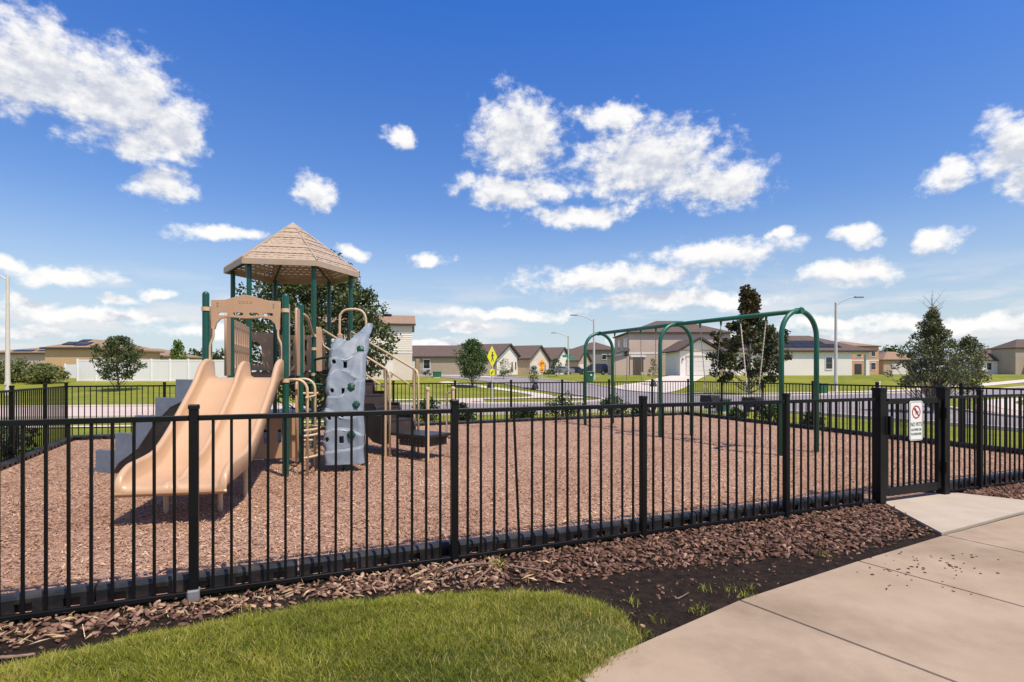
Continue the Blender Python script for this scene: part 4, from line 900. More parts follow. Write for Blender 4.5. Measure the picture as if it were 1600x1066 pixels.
for j in range(NH):
    for i in range(NW):
        u, v = (i + 0.5) / NW, (j + 0.5) / NH; cut = False
        for hu, hv, ru, rv, sq in holes:
            du, dv = abs(u - hu) / ru, abs(v - hv) / rv
            if (sq and max(du, dv) < 1) or (not sq and du * du + dv * dv < 1): cut = True
        if not cut: a = j * (NW + 1) + i; fs.append((a, a + 1, a + NW + 2, a + NW + 1))
rw = mesh_obj('rock_wall', vs, fs, 'rock_plastic', ps, smooth=True)
tag(rw, 'grey sculpted rock climbing wall with ledges and green handholds')
md = rw.modifiers.new('thick', 'SOLIDIFY'); md.thickness = 0.03; md.offset = 0
def rockpt(u, v): i, j = int(u * NW), int(v * NH); return Vector(vs[j * (NW + 1) + i])
bk = [rockpt(0.03 + 0.94 * i / 10, min(0.97, j / 24)) + Vector((0, 0.085, 0)) for j in range(25) for i in range(11)]
mesh_obj('back_shell', bk, [(j * 11 + i, j * 11 + i + 1, j * 11 + i + 12, j * 11 + i + 11) for j in range(24) for i in range(10)], 'black_plastic', rw, smooth=True).modifiers.new('thick', 'SOLIDIFY').thickness = 0.02
# highlights along the ledges, painted in as pale raised lines
for k in range(6):
    for (ua, ub) in (((0.04, 0.52) if k % 2 == 0 else (0.12, 0.96)),):
        pts = []
        for s in range(14):
            u = ua + (ub - ua) * s / 13; lv = ledge(u)[k]; topz = 0.865 + 0.135 * sstep((u - 0.45) / 0.5); v = min(0.97, lv / topz)
            q = rockpt(min(0.99, u), v); pts.append(q + Vector((0, -0.019, -0.006)))
        MB().tube(pts, [0.005] + [0.011] * 12 + [0.005], 6).build('ledge_highlight', 'rock_highlight', rw, smooth=True)
for u, v, r in ((0.84, 0.80, 0.062), (0.70, 0.565, 0.058), (0.86, 0.40, 0.055), (0.74, 0.215, 0.06)):
    c = rockpt(u, v) + Vector((0, -0.02, 0)); bm = bmesh.new(); bmesh.ops.create_icosphere(bm, subdivisions=3, radius=r)
    for q in bm.verts:
        d = q.co.normalized(); q.co = Vector((d.x * r, d.y * r * 0.8, d.z * r * 1.1)) * (1 + 0.18 * math.sin(d.x * 7 + u * 20) * math.sin(d.z * 6 + v * 9)); q.co += c
        q.co.z -= 0.02 * math.exp(-((d.y + 0.9) / 0.3) ** 2)
    me = bpy.data.meshes.new('handhold'); bm.to_mesh(me); bm.free(); me.transform(world_inv(rw)); me.polygons.foreach_set('use_smooth', [True] * len(me.polygons)); me.materials.append(MATS['hold_green']); link_obj('handhold', me, rw)
MB().tube([(-2.56, 8.46, -0.02), (-2.56, 8.47, 0.30)], 0.075, 14).build('leg', 'green_post', rw, auto=True)
MB().tube([(-2.42, 8.88, -0.02), (-2.46, 8.95, 1.0)], 0.035, 12).build('leg', 'black_plastic', rw, auto=True)
MB().tube([(-2.75, 9.50, 2.0), (-3.2, 10.2, 1.9), (hFR.x, hFR.y, 1.8)], 0.024, 10).build('wall_brace', 'green_post', rw, smooth=True)
MB().tube([(-2.70, 9.05, 1.2), (-3.1, 9.6, 1.3), (pC.x, pC.y, 1.38)], 0.024, 10).build('wall_brace', 'green_post', rw, smooth=True)

# grey stepped climber on the far side of the slide
ca = (pA + pCp) / 2; cd = Vector((-0.984, 0.176)); cn = Vector((-0.176, -0.984))                    # runs out to the left; near side faces the camera
top_t, nst, tr = 0.05, 5, 0.345; zt = DZ - 0.02
def cpt(t, w, z): q = ca + cd * t + cn * w; return Vector((q.x, q.y, z))
for w in (0.36, -0.36):
    out = [(0.02, zt)]
    for i in range(nst): out += [(0.06 + tr * (i + 1), zt - 0.268 * i), (0.06 + tr * (i + 1), zt - 0.268 * (i + 1))]
    out += [(0.10 + tr * (nst + 0.25), 0.09), (0.10 + tr * (nst + 0.25), -0.02), (1.55, -0.02)]
    low = [(1.38, 0.20), (1.05, 0.42), (0.78, 0.78), (0.5, 1.04), (0.02, 1.25)]
    M = frame(cpt(0, w, 0), (cd.x, cd.y, 0), (0, 0, 1))
    panel('step_side', out + low, [], 0.07, 'step_grey', ps, M, 0.008)
    panel('step_underside', [(1.55, -0.01), (1.38, 0.20), (1.05, 0.42), (0.78, 0.78), (0.5, 1.04), (0.02, 1.25), (0.02, 0.85), (0.4, 0.62), (0.75, 0.22), (1.1, -0.01)], [], 0.05, 'black_plastic', ps, M, 0.006)
for i in range(nst):
    z = zt - 0.268 * i; MB().bev(cpt(0.06 + tr * (i + 0.5), 0, z - 0.13), (tr + 0.04, 0.645, 0.05), 0.012, math.atan2(cd.y, cd.x)).build('step', 'step_grey', ps)
    MB().box(cpt(0.055 + tr * (i + 1), 0, z - 0.26), (0.03, 0.64, 0.21), math.atan2(cd.y, cd.x)).build('step_riser', 'black_plastic', ps)

# ------------------------------------------------------------------ swing set
sw = thing('swing_set', 'green steel arch swing frame with three arches and one long beam', 'swing frame', (3.91, 12.96, 0))
cN, cM, cF = Vector((5.36, 10.15)), Vector((3.91, 12.96)), Vector((2.56, 16.0)); ZT = 2.70
bd = (cF - cN).normalized(); pd = Vector((-bd.y, bd.x)); pd = pd if pd.x > 0 else -pd
for c in (cN, cM, cF):
    pts = [V3(c - pd * 0.485, -0.02), V3(c - pd * 0.485, ZT - 0.485)]
    pts += [V3(c - pd * 0.485 * math.cos(R(t)), ZT - 0.485 + 0.485 * math.sin(R(t))) for t in range(10, 180, 10)] + [V3(c + pd * 0.485, ZT - 0.485), V3(c + pd * 0.485, -0.02)]
    o = MB().tube(pts, 0.046, 16).build('arch', 'swing_green', sw, smooth=True)
    MB().tube([V3(c - bd * 0.07, ZT), V3(c + bd * 0.07, ZT)], 0.058, 16).build('sleeve', 'swing_green', o, auto=True)
    MB().tube([V3(c - bd * 0.03, ZT + 0.055), V3(c - bd * 0.03, ZT + 0.07)], 0.014, 8).build('bolt', 'steel', o)
MB().tube([V3(cN, ZT), V3(cM, ZT), V3(cF, ZT)], 0.046, 16).build('beam', 'swing_green', sw, smooth=True)
def beam_at(px):                            # point on the beam seen at a photo column
    u = (px - 800) / F; a, d = cN, cF - cN; t = (a.x - u * a.y) / (u * d.y - d.x); return a + d * t
for px in (960.5, 980.5, 1001, 1025, 1094, 1126.5, 1157, 1197):
    p = beam_at(px); MB().tube([V3(p, ZT - 0.03), V3(p, ZT - 0.13)], [0.03, 0.016], 10).build('hanger', 'swing_green', sw, auto=True)
def chain(par, a, b, m, r=0.0085):
    a, b = Vector(a), Vector(b); n = 40; pts = []
    mb = MB().tube([a.lerp(b, i / n) for i in range(n + 1)], [r * (1.25 if i % 2 else 0.8) for i in range(n + 1)], 6); return mb.build('chain', m, par)
def bucket(label, x0, x1):
    a, b = beam_at(x0), beam_at(x1); c = (a + b) / 2; d = (b - a).normalized(); nrm = Vector((-d.y, d.x)); zb = 0.74
    t = thing('bucket_swing', label, 'swing', (c.x, c.y, zb), 0, 'toddler bucket swings')
    hw_ = 0.155
    ol = [(-hw_, 0.30), (hw_, 0.30), (hw_ + 0.01, 0.17), (hw_ - 0.03, 0.12), (0.045, 0.12), (0.035, 0.18), (-0.035, 0.18), (-0.045, 0.12), (-hw_ + 0.03, 0.12), (-hw_ - 0.01, 0.17)]
    for s in (-1, 1):
        o = c + nrm * 0.12 * s; panel('seat_shell', ol if s else ol, [], 0.03, 'seat_rubber', t, frame((o.x, o.y, zb), (d.x, d.y, 0), (0, 0, 1)), 0.008)
    for s in (-1, 1):
        o = c + d * s * (hw_ - 0.005); MB().bev((o.x, o.y, zb + 0.215), (0.03, 0.24, 0.17), 0.01, math.atan2(d.y, d.x)).build('seat_side', 'seat_rubber', t)
    MB().bev((c.x, c.y, zb + 0.03), (0.09, 0.27, 0.035), 0.012, math.atan2(d.y, d.x)).build('crotch_strap', 'seat_rubber', t)
    for s in (-1, 1):
        o = c + nrm * 0.125 * s; MB().box((o.x, o.y, zb + 0.10), (0.085, 0.022, 0.17), math.atan2(d.y, d.x)).build('strap', 'seat_rubber', t)
    for p, s in ((a, -1), (b, 1)):
        e = c + d * s * hw_; k = V3(e, zb + 0.58); chain(t, V3(p, ZT - 0.11), k, 'chain_steel' if x0 < 1140 else 'chain_sleeve', 0.0085 if x0 < 1140 else 0.012)
        for w in (-1, 1): chain(t, k, V3(e + nrm * 0.115 * w, zb + 0.29), 'chain_steel', 0.006)
    return t
bucket('dark grey bucket swing hung next to the middle arch', 1094, 1126.5)
bucket('dark grey bucket swing hung on pale sleeved chains by the near end arch', 1157, 1197)
def belt(label, x0, x1):
    a, b = beam_at(x0), beam_at(x1); c = (a + b) / 2; d = (b - a).normalized(); nrm = Vector((-d.y, d.x)); zb = 0.50
    t = thing('belt_swing', label, 'swing', (c.x, c.y, zb), 0, 'belt swings')
    vs = []; fs = []; n = 12
    for i in range(n + 1):
        s = -1 + 2 * i / n; x = 0.24 * math.sin(s * 1.25) / math.sin(1.25); z = zb + 0.16 * (1 - math.cos(s * 1.25)) / (1 - math.cos(1.25))
        for w, dz in ((-0.07, 0), (0.07, 0), (0.07, 0.014), (-0.07, 0.014)): q = c + d * x + nrm * w; vs.append((q.x, q.y, z + dz))
    for i in range(n):
        for k in range(4): j = (k + 1) % 4; fs.append((i * 4 + k, i * 4 + j, i * 4 + 4 + j, i * 4 + 4 + k))
    fs += [(0, 1, 2, 3), (n * 4, n * 4 + 1, n * 4 + 2, n * 4 + 3)]
    mesh_obj('seat', vs, fs, 'seat_rubber', t)
    for p, s in ((a, -1), (b, 1)): chain(t, V3(p, ZT - 0.11), V3(c + d * s * 0.235, zb + 0.16), 'chain_steel')
belt('black belt swing on chains next to the far end arch', 960.5, 980.5)
belt('black belt swing on chains between the other belt swing and middle arch', 1001, 1025)

# ------------------------------------------------------------------ vegetation
def leaf_cloud(name, ctr, rad, n_per, lsize, m, parent, tone_fn=None, up=0.35, asp=0.55):
    """ctr: cluster centres (k,3), rad: cluster radius; leaf quads spread through them"""
    ctr = np.asarray(ctr); k = len(ctr); n = k * n_per
    c = np.repeat(ctr, n_per, 0); rr = np.repeat(np.broadcast_to(rad, (k,)), n_per)
    dv = rng.normal(0, 1, (n, 3)); dv /= np.linalg.norm(dv, axis=1)[:, None]; p = c + dv * (rr * rng.uniform(0.15, 1, n) ** 0.6)[:, None] * np.array([1, 1, 0.8])
    l = lsize * rng.uniform(0.6, 1.3, n); a = rng.normal(0, 1, (n, 3)); a[:, 2] -= 0.15; a /= np.linalg.norm(a, axis=1)[:, None]
    b = rng.normal(0, 1, (n, 3)); b = b + np.array([0, 0, up]); b -= a * (a * b).sum(1)[:, None]; b /= np.linalg.norm(b, axis=1)[:, None]
    s = np.cross(a, b); A = a * (l / 2)[:, None]; S = s * (l * asp / 2)[:, None]
    V = np.stack([p - A, p + S, p + A, p - S], axis=1).reshape(-1, 3); Fc = np.arange(n * 4).reshape(n, 4)
    t = rng.uniform(0, 1, n) if tone_fn is None else tone_fn(p)
    return soup(name, V, Fc, np.clip(t, 0, 1), m, parent)
def tree(label, x, y, h, crown, leaf, m, ncl, nper, rad, trunk_r=0.06, bark='bark_tree', split=0.35, name='tree', group=None, bare=0, tone=None, up=0.35, asp=0.55, z0=None, fp=0.85):
    """crown(t) -> (radius) along height fraction t in 0..1 above the split"""
    z = tz(x, y) if z0 is None else z0; t = thing(name, label, 'tree', (x, y, z), 0, group)
    mb = MB(); hb = h * split; top = h * 0.93; wob = [random.uniform(-0.04, 0.04) * h for _ in range(4)]
    path = [Vector((x, y, z - 0.05)), Vector((x + wob[0] * 0.3, y, z + hb * 0.6)), Vector((x + wob[1] * 0.5, y + wob[2] * 0.5, z + (hb + top) / 2)), Vector((x + wob[3] * 0.4, y, z + top))]
    sp_ = smooth_line(path, 6); mb.tube(sp_, [trunk_r * (1.25 if i == 0 else 1 - 0.85 * i / len(sp_)) for i in range(len(sp_))], 8)
    ctr = []
    ga_ = 2.4
    for i in range(ncl):
        f = (i + 0.5) / ncl; f = f ** fp
        rmax = crown(f); an = i * ga_ + random.uniform(-0.4, 0.4); rr = rmax * math.sqrt(random.uniform(0.12, 1.0)) * random.uniform(0.85, 1.08)
        zc = z + hb * 0.75 + (h * (0.86 if bare else 1) - hb * 0.75) * f + (0.22 * rr if bare else 0); c = Vector((x + math.cos(an) * rr, y + math.sin(an) * rr, zc + random.uniform(-0.04, 0.04) * h)); ctr.append(c)
        if i % 2 == 0 or bare:
            k = min(len(sp_) - 1, int(len(sp_) * (0.15 + 0.72 * f))); b0 = sp_[k]; lift = Vector((0, 0, -0.12 * (c - b0).length))
            br = [b0, b0.lerp(c, 0.5) + Vector((random.uniform(-.05, .05), random.uniform(-.05, .05), 0)) * h * 0.3 + lift, c]
            r0 = trunk_r * 0.38 * (1 - 0.6 * f); mb.tube(smooth_line(br, 3), [r0 * (1 - 0.13 * q) for q in range(7)], 5)
    if bare:                                # leafless twigs at the top
        for i in range(34):
            b0 = sp_[int(len(sp_) * random.uniform(0.62, 0.99))]; a = random.uniform(0, 6.28); ll = h * random.uniform(0.06, 0.15)
            e = b0 + Vector((math.cos(a) * ll * 0.75, math.sin(a) * ll * 0.75, ll * random.uniform(0.5, 1.1))); mb.tube([b0, b0.lerp(e, 0.5) + Vector((0, 0, -0.02)), e], [0.011, 0.008, 0.004], 4)
            e2 = b0.lerp(e, 0.6); mb.tube([e2, e2 + Vector((random.uniform(-.15, .15), random.uniform(-.15, .15), 0.14))], [0.006, 0.003], 4)
    mb.build('trunk', bark, t, smooth=True)
    leaf_cloud('crown', [tuple(c) for c in ctr], rad, nper, leaf, m, t, tone, up, asp)
    return t
def zt(lo, hi, k0=0.15, k1=0.75): return lambda p: k0 + (k1 - k0) * np.clip((p[:, 2] - lo) / (hi - lo), 0, 1) * 0.5 + rng.uniform(0, 0.5, len(p)) + rng.normal(0, 0.08, len(p))
rnd = lambda r: (lambda f: r * math.sin(math.pi * min(0.97, 0.12 + 0.86 * f)) ** 0.75)
cone = lambda r: (lambda f: r * (0.75 + 0.25 * math.sin(math.pi * min(1, f * 2.5))) * (1 - f) ** 0.75 + 0.08)
tree('wide dark oak tree standing behind the play structure', X_at(492, 19.6), 19.6, 5.7, rnd(2.85), 0.14, 'leaf_oak', 290, 105, 0.42, 0.11, split=0.18)
tree('small round tree on the lawn in front of the white wall', X_at(184, 38), 38, 3.75, rnd(1.65), 0.16, 'leaf_oak', 95, 60, 0.34, 0.07, split=0.30)
tree('leafy green street tree between the taupe house and the yellow crossing sign', X_at(738, 50), 50, 4.2, rnd(1.55), 0.17, 'leaf_shrub', 100, 70, 0.42, 0.08, split=0.3)
tree('bronze and green magnolia tree on the lawn behind the swings', X_at(1171, 38), 38, 7.2, lambda f: (2.45 * math.sin(math.pi * min(1, 0.18 + f * 0.95)) ** 0.6 if f < 0.66 else 0.0) * (1 - sstep((f - 0.52) / 0.16) * 0.8) + 0.42, 0.27, 'leaf_magnolia', 150, 78, 0.42, 0.12, 'bark_pale', 0.2, asp=0.55, up=0.8, tone=lambda p: np.where(rng.uniform(0, 1, len(p)) < 0.16 + 0.3 * (p[:, 2] > 5.2), rng.uniform(0.6, 1.0, len(p)), rng.uniform(0, 0.55, len(p))))
tree('sparse pointed tree with a bare twig top beyond the gate', X_at(1457, 21), 21, 4.45, lambda f: 1.72 * (1 - f) ** 0.95 * (0.72 + 0.28 * math.sin(min(1, f * 3.0) * math.pi / 2)) * (0.80 + 0.36 * math.sin(f * 41)) + 0.02, 0.085, 'leaf_olive', 250, 66, 0.20, 0.075, 'bark_pale', 0.31, bare=1, fp=1.35)
tree('low rounded olive tree standing close behind the sparse pointed tree', X_at(1513, 23.5), 23.5, 3.05, rnd(0.66), 0.10, 'leaf_olive', 64, 74, 0.25, 0.05, 'bark_pale', 0.32)
tree('thin young tree on the lawn before the two storey beige house', X_at(1021, 52), 52, 2.5, cone(0.75), 0.14, 'leaf_wild', 26, 20, 0.2, 0.035, split=0.35)
tree('young tree beside the orange sign', X_at(834, 48), 48, 2.0, rnd(0.55), 0.13, 'leaf_oak', 26, 26, 0.22, 0.04, split=0.4)
tree('spindly young tree before the white gabled house front', X_at(787, 58), 58, 2.2, rnd(0.9), 0.16, 'leaf_wild', 24, 12, 0.25, 0.03, split=0.4)
tree('small dark tree beside the grey parked car', X_at(869, 62), 62, 2.0, rnd(0.8), 0.16, 'leaf_oak', 26, 26, 0.26, 0.05, split=0.25)
tree('bright green pointed tree showing above the white wall', X_at(278, 58), 58, 3.6, cone(1.5), 0.25, 'leaf_bright', 46, 32, 0.4, 0.08, split=0.15)
def bush(label, x, y, w, d, h, leaf, m, ncl, nper, name='shrub', group=None, z=None, tone=None):
    zz = tz(x, y) if z is None else z; t = thing(name, label, 'shrub', (x, y, zz), 0, group); ctr = []; mb = MB()
    for i in range(ncl):
        a = random.uniform(0, 6.28); r = math.sqrt(random.random()); zc = h * (0.18 + 0.68 * random.random() * math.sqrt(max(0.05, 1 - r * r * 0.8))); c = Vector((x + math.cos(a) * r * w / 2 * 0.86, y + math.sin(a) * r * d / 2 * 0.86, zz + zc)); ctr.append(c)
        if i % 3 == 0: mb.tube([(x + (c.x - x) * 0.25, y + (c.y - y) * 0.25, zz - 0.03), c], [0.012 * h + 0.006, 0.004], 5)
    mb.build('stem', 'bark_tree', t); leaf_cloud('foliage', [tuple(c) for c in ctr], 0.16 * (w + h) / 2 + 0.03, nper, leaf, m, t, tone, 0.6); return t
def fence_pt(px, off=0.35):                 # just outside the far fences, at a photo column
    u = (px - 800) / F; a, d = D_, C_ - D_; t = (u * a.y - a.x) / (d.x - u * d.y)
    if t <= 1: q = a + d * t; n = Vector((-d.y, d.x)).normalized(); return q + n * off
    a, d = B_, C_ - B_; t = (u * a.y - a.x) / (d.x - u * d.y); q = a + d * t; n = Vector((d.y, -d.x)).normalized(); return q + n * off
for px, w, h, lab in ((672, 0.9, 0.95, 'leafy shrub outside the fence, behind the transfer platform posts'), (732, 0.75, 0.65, 'low shrub outside the back fence, below the crosswalk ramp'),
                      (826, 0.8, 0.55, 'low shrub outside the back fence, between the crossing sign and large rounded shrub'), (891, 1.35, 1.05, 'large rounded glossy shrub outside the back fence beside the far swing arch'),
                      (967, 1.1, 0.85, 'loose shrub outside the fence behind the belt swings'), (1012, 0.7, 0.5, 'small shrub outside the fence between belt swings and middle arch'),
                      (1188, 1.0, 0.9, 'shrub outside the side fence behind the bucket swings'), (1140, 0.6, 0.45, 'low shrub outside the side fence between the bucket swings'), (1255, 0.5, 0.55, 'small upright shrub outside the side fence inside the near arch')):
    q = fence_pt(px); bush(lab, q.x, q.y, w, w * 0.7, h, 0.10, 'leaf_shrub', 34, 26, group='shrubs outside the fence')
q = Vector((X_at(247, 13.8), 13.8)); tb = bush('low shrub with white flowers behind the grey steps', q.x, q.y, 0.8, 0.6, 0.5, 0.09, 'leaf_shrub', 24, 24, group='shrubs outside the fence')
fl = [(q.x + random.uniform(-0.35, 0.35), q.y - 0.15 - random.random() * 0.15, 0.25 + random.random() * 0.25) for _ in range(14)]
leaf_cloud('flower', fl, 0.03, 5, 0.06, 'petal_white', tb)
ldir = (A_ - D_).normalized(); lnrm = Vector((ldir.y, -ldir.x)); lnrm = lnrm if lnrm.x < 0 else -lnrm
for k, s in enumerate((1.9, 2.7, 3.5, 4.3, 5.1, 5.9)):
    q = D_ + ldir * s + lnrm * 0.45; bush('dense dark green hedge shrub outside the fence run by the grey steps', q.x, q.y, 1.0, 0.8, 0.72, 0.09, 'leaf_shrub', 40, 26, 'hedge_shrub', 'hedge shrubs outside the fence')
bush('tall overgrown yellow green bush left of the tan house', X_at(30, 45), 45, 5.5, 3.5, 2.0, 0.24, 'leaf_wild', 90, 40, group='wild bushes before the houses')
bush('rounded overgrown bush with a brown patch before the tan house', X_at(73, 44), 44, 2.9, 2.6, 1.75, 0.22, 'leaf_wild', 70, 40, group='wild bushes before the houses')
bush('far overgrown bush behind the lamp post by the road', X_at(-20, 47), 47, 5, 3, 1.9, 0.26, 'leaf_wild', 60, 34, group='wild bushes before the houses')
# far wood on the skyline
ct = [(X_at(px, Y) , Y, 1.2 + random.uniform(1, hh)) for px0, px1, Y, hh, n in ((300, 352, 170, 7, 40), (1376, 1412, 190, 8.5, 40), (-120, 20, 200, 6, 50), (150, 300, 210, 4, 60)) for px in np.linspace(px0, px1, n)]
ow = leaf_cloud('far_wood', ct, 2.2, 40, 1.1, 'leaf_oak', None); tag(ow, 'dark line of far trees on the skyline', 'trees', kind='stuff')
for px, Y, h_ in ((667, 62, 1.0), (785, 62, 0.8), (796, 64, 1.1), (848, 70, 1.0), (858, 72, 1.0)):
    bush('small rounded garden bush against a house front across the road', X_at(px, Y), Y, 1.0, 1.0, h_, 0.14, 'leaf_oak', 16, 22, group='garden bushes by the houses')

# ------------------------------------------------------------------ houses
def house(label, x, y, W, D, wall, h, rz=0.0, roof='gable_x', rh=2.0, rmat='shingle_brown', over=0.3, z=None, wins=(), extra=None, name='house', band=None, wall2=None, garage=None, siding=False, ext=0.0):
    """x, y: middle of the front (camera side) wall; W along local x, D away from the camera; wins: (side, centre along, sill, width, height)"""
    z = tz(x, y) if z is None else z
    t = thing(name, label, 'house', (x, y, z), rz, 'houses around the playground')
    B = lambda nm, mb, m, p=t: mb.build(nm, m, p, world=False)
    if wall2:
        hb = band or h / 2
        B('wall', MB().box((0, D / 2, hb / 2 - 0.15), (W, D, hb + 0.3)), wall); B('upper_wall', MB().box((0, D / 2, (hb + h) / 2 + 0.0), (W - 0.04, D - 0.04, h - hb)), wall2)
    else: B('wall', MB().box((0, D / 2, h / 2 - 0.15), (W, D, h + 0.3)), wall)
    if band: B('band', MB().box((0, D / 2, band), (W + 0.06, D + 0.06, 0.22)), 'trim_white')
    if siding:
        k = 0; zz = (band or 0) + 0.2
        while zz < h - 0.1: B('siding_board', MB().add([(-W / 2, -0.005, zz), (W / 2, -0.005, zz), (W / 2, -0.05, zz), (-W / 2, -0.05, zz), (-W / 2, -0.004, zz + 0.2), (W / 2, -0.004, zz + 0.2)], [(0, 1, 2, 3), (3, 2, 5, 4), (0, 3, 4), (1, 2, 5)]), 'siding_white'); zz += 0.2
    o = over; x0, x1, y0, y1 = -W / 2 - o, W / 2 + o + ext, -o, D + o; th = 0.16
    if roof == 'gable_x':
        pr = [(y0, h), ((y0 + y1) / 2, h + rh), (y1, h)]
        def roofm(dz): return [(xx, yy, zz + dz) for xx in (x0, x1) for yy, zz in pr]
        v = roofm(0) + roofm(th); f = [(0, 1, 4, 3), (1, 2, 5, 4), (6, 7, 10, 9), (7, 8, 11, 10), (0, 3, 9, 6), (2, 5, 11, 8), (0, 1, 7, 6), (1, 2, 8, 7), (3, 4, 10, 9), (4, 5, 11, 10)]
        B('gable', MB().add([(xx, yy, zz - 0.03) for xx in (-W / 2 + 0.01, W / 2 - 0.01) for yy, zz in ((0, h), (D / 2, h + rh * D / (D + 2 * o)), (D, h))], [(0, 1, 2), (3, 4, 5), (0, 1, 4, 3), (1, 2, 5, 4)]), wall2 or wall)
    elif roof == 'gable_y':
        xm = 0; pr = [(x0, h), (xm, h + rh), (x1, h)]
        def roofm(dz): return [(xx, yy, zz + dz) for yy in (y0, y1) for xx, zz in pr]
        v = roofm(0) + roofm(th); f = [(0, 1, 4, 3), (1, 2, 5, 4), (6, 7, 10, 9), (7, 8, 11, 10), (0, 3, 9, 6), (2, 5, 11, 8), (0, 1, 7, 6), (1, 2, 8, 7), (3, 4, 10, 9), (4, 5, 11, 10)]
        B('gable', MB().add([(xx, yy, zz - 0.03) for yy in (0.01, D - 0.01) for xx, zz in ((-W / 2, h), (0, h + rh * W / (W + 2 * o)), (W / 2, h))], [(0, 1, 2), (3, 4, 5), (0, 1, 4, 3), (1, 2, 5, 4)]), wall2 or wall)
    else:
        m_ = min(x1 - x0, y1 - y0) / 2; 
        if x1 - x0 >= y1 - y0: r0, r1 = (x0 + m_, (y0 + y1) / 2), (x1 - m_, (y0 + y1) / 2)
        else: r0, r1 = (0, y0 + m_), (0, y1 - m_)
        def hip(dz): return [(x0, y0, h + dz), (x1, y0, h + dz), (x1, y1, h + dz), (x0, y1, h + dz), (r0[0], r0[1], h + rh + dz), (r1[0], r1[1], h + rh + dz)]
        v = [(x0, y0, h), (x1, y0, h), (x1, y1, h), (x0, y1, h)] + hip(th)[:6]
        ff = [(4, 5, 9, 8), (6, 7, 8, 9), (5, 6, 9), (7, 4, 8)] if x1 - x0 >= y1 - y0 else [(4, 5, 8), (5, 6, 9, 8), (6, 7, 9), (7, 4, 8, 9)]
        f = ff + [(0, 1, 5, 4), (1, 2, 6, 5), (2, 3, 7, 6), (3, 0, 4, 7), (0, 1, 2, 3)]
    rf = B('roof', MB().add(v, f), rmat)
    for yy in (y0 - 0.012, y1 + 0.012): B('fascia', MB().box(((x0 + x1) / 2, yy, h + th / 2), (x1 - x0 + 0.03, 0.02, th + 0.03)), 'fascia_brown', rf)
    if roof != 'gable_y':
        pass
    else:
        for s, xx in ((-1, x0), (1, x1)): B('rake', MB().add([(xx, y0 - 0.04, h - 0.05), (0, y0 - 0.04, h + rh - 0.05), (0, y0 - 0.04, h + rh + th + 0.03), (xx, y0 - 0.04, h + th + 0.03), (xx, y0 - 0.005, h - 0.05), (0, y0 - 0.005, h + rh - 0.05), (0, y0 - 0.005, h + rh + th + 0.03), (xx, y0 - 0.005, h + th + 0.03)], [(0, 1, 2, 3), (4, 5, 6, 7), (0, 1, 5, 4), (2, 3, 7, 6), (0, 3, 7, 4)]), 'fascia_brown', rf)
    for side, c, sill, w, hh in wins:
        ang = {'f': 0, 'r': R(90), 'l': R(-90)}[side]; M = Matrix.Translation((0, 0, 0)) if side == 'f' else Matrix.Translation(((W / 2 if side == 'r' else -W / 2), D / 2, 0)) @ Matrix.Rotation(ang, 4, 'Z')
        mk = lambda cx, cy, cz, sx, sy, sz: MB().add([M @ Vector(q) for q in MB().box((cx, cy, cz), (sx, sy, sz)).v], MB().box((0, 0, 0), (1, 1, 1)).f)
        wn = B('window', MB().add([M @ Vector(q) for q in MB().box((c, -0.03, sill + hh / 2), (w + 0.16, 0.07, hh + 0.16)).v], MB().box((0, 0, 0), (1, 1, 1)).f), 'trim_white')
        for q_ in (0.27, 0.73): B('pane', mk(c, -0.05, sill + hh * q_, w, 0.05, hh * 0.44), 'glass_dark', wn)
    if garage:
        gc, gw_, gh = garage
        gd = B('garage_door', MB().box((gc, 0.0, gh / 2 - 0.05), (gw_, 0.10, gh + 0.1)), 'garage_white')
        for i in range(4): B('door_panel', MB().bev((gc, -0.055, gh * (i + 0.5) / 4), (gw_ - 0.08, 0.03, gh / 4 - 0.05), 0.01), 'garage_white', gd)
        B('door_header', MB().box((gc, -0.06, gh + 0.18), (gw_ + 0.3, 0.10, 0.22)), 'stucco_tan')
    if extra: extra(t, B)
    return t
# white two storey house behind the oak
def ex1(t, B):
    B('roof_vent', MB().box((2.3, 3.9, 5.5 + 1.55), (1.0, 0.5, 0.16)), 'fascia_brown'); B('utility_box', MB().box((2.6, -0.1, 1.0), (0.9, 0.14, 1.1)), 'trim_white')
house('white two storey house with siding upstairs standing behind the oak', X_at(571, 57), 56, 10.0, 9.0, 'stucco_cream', 5.55, R(11), roof='gable_x', rh=1.35, rmat='shingle_tan', band=2.75, wall2='siding_white', siding=True, extra=ex1, over=0.35)
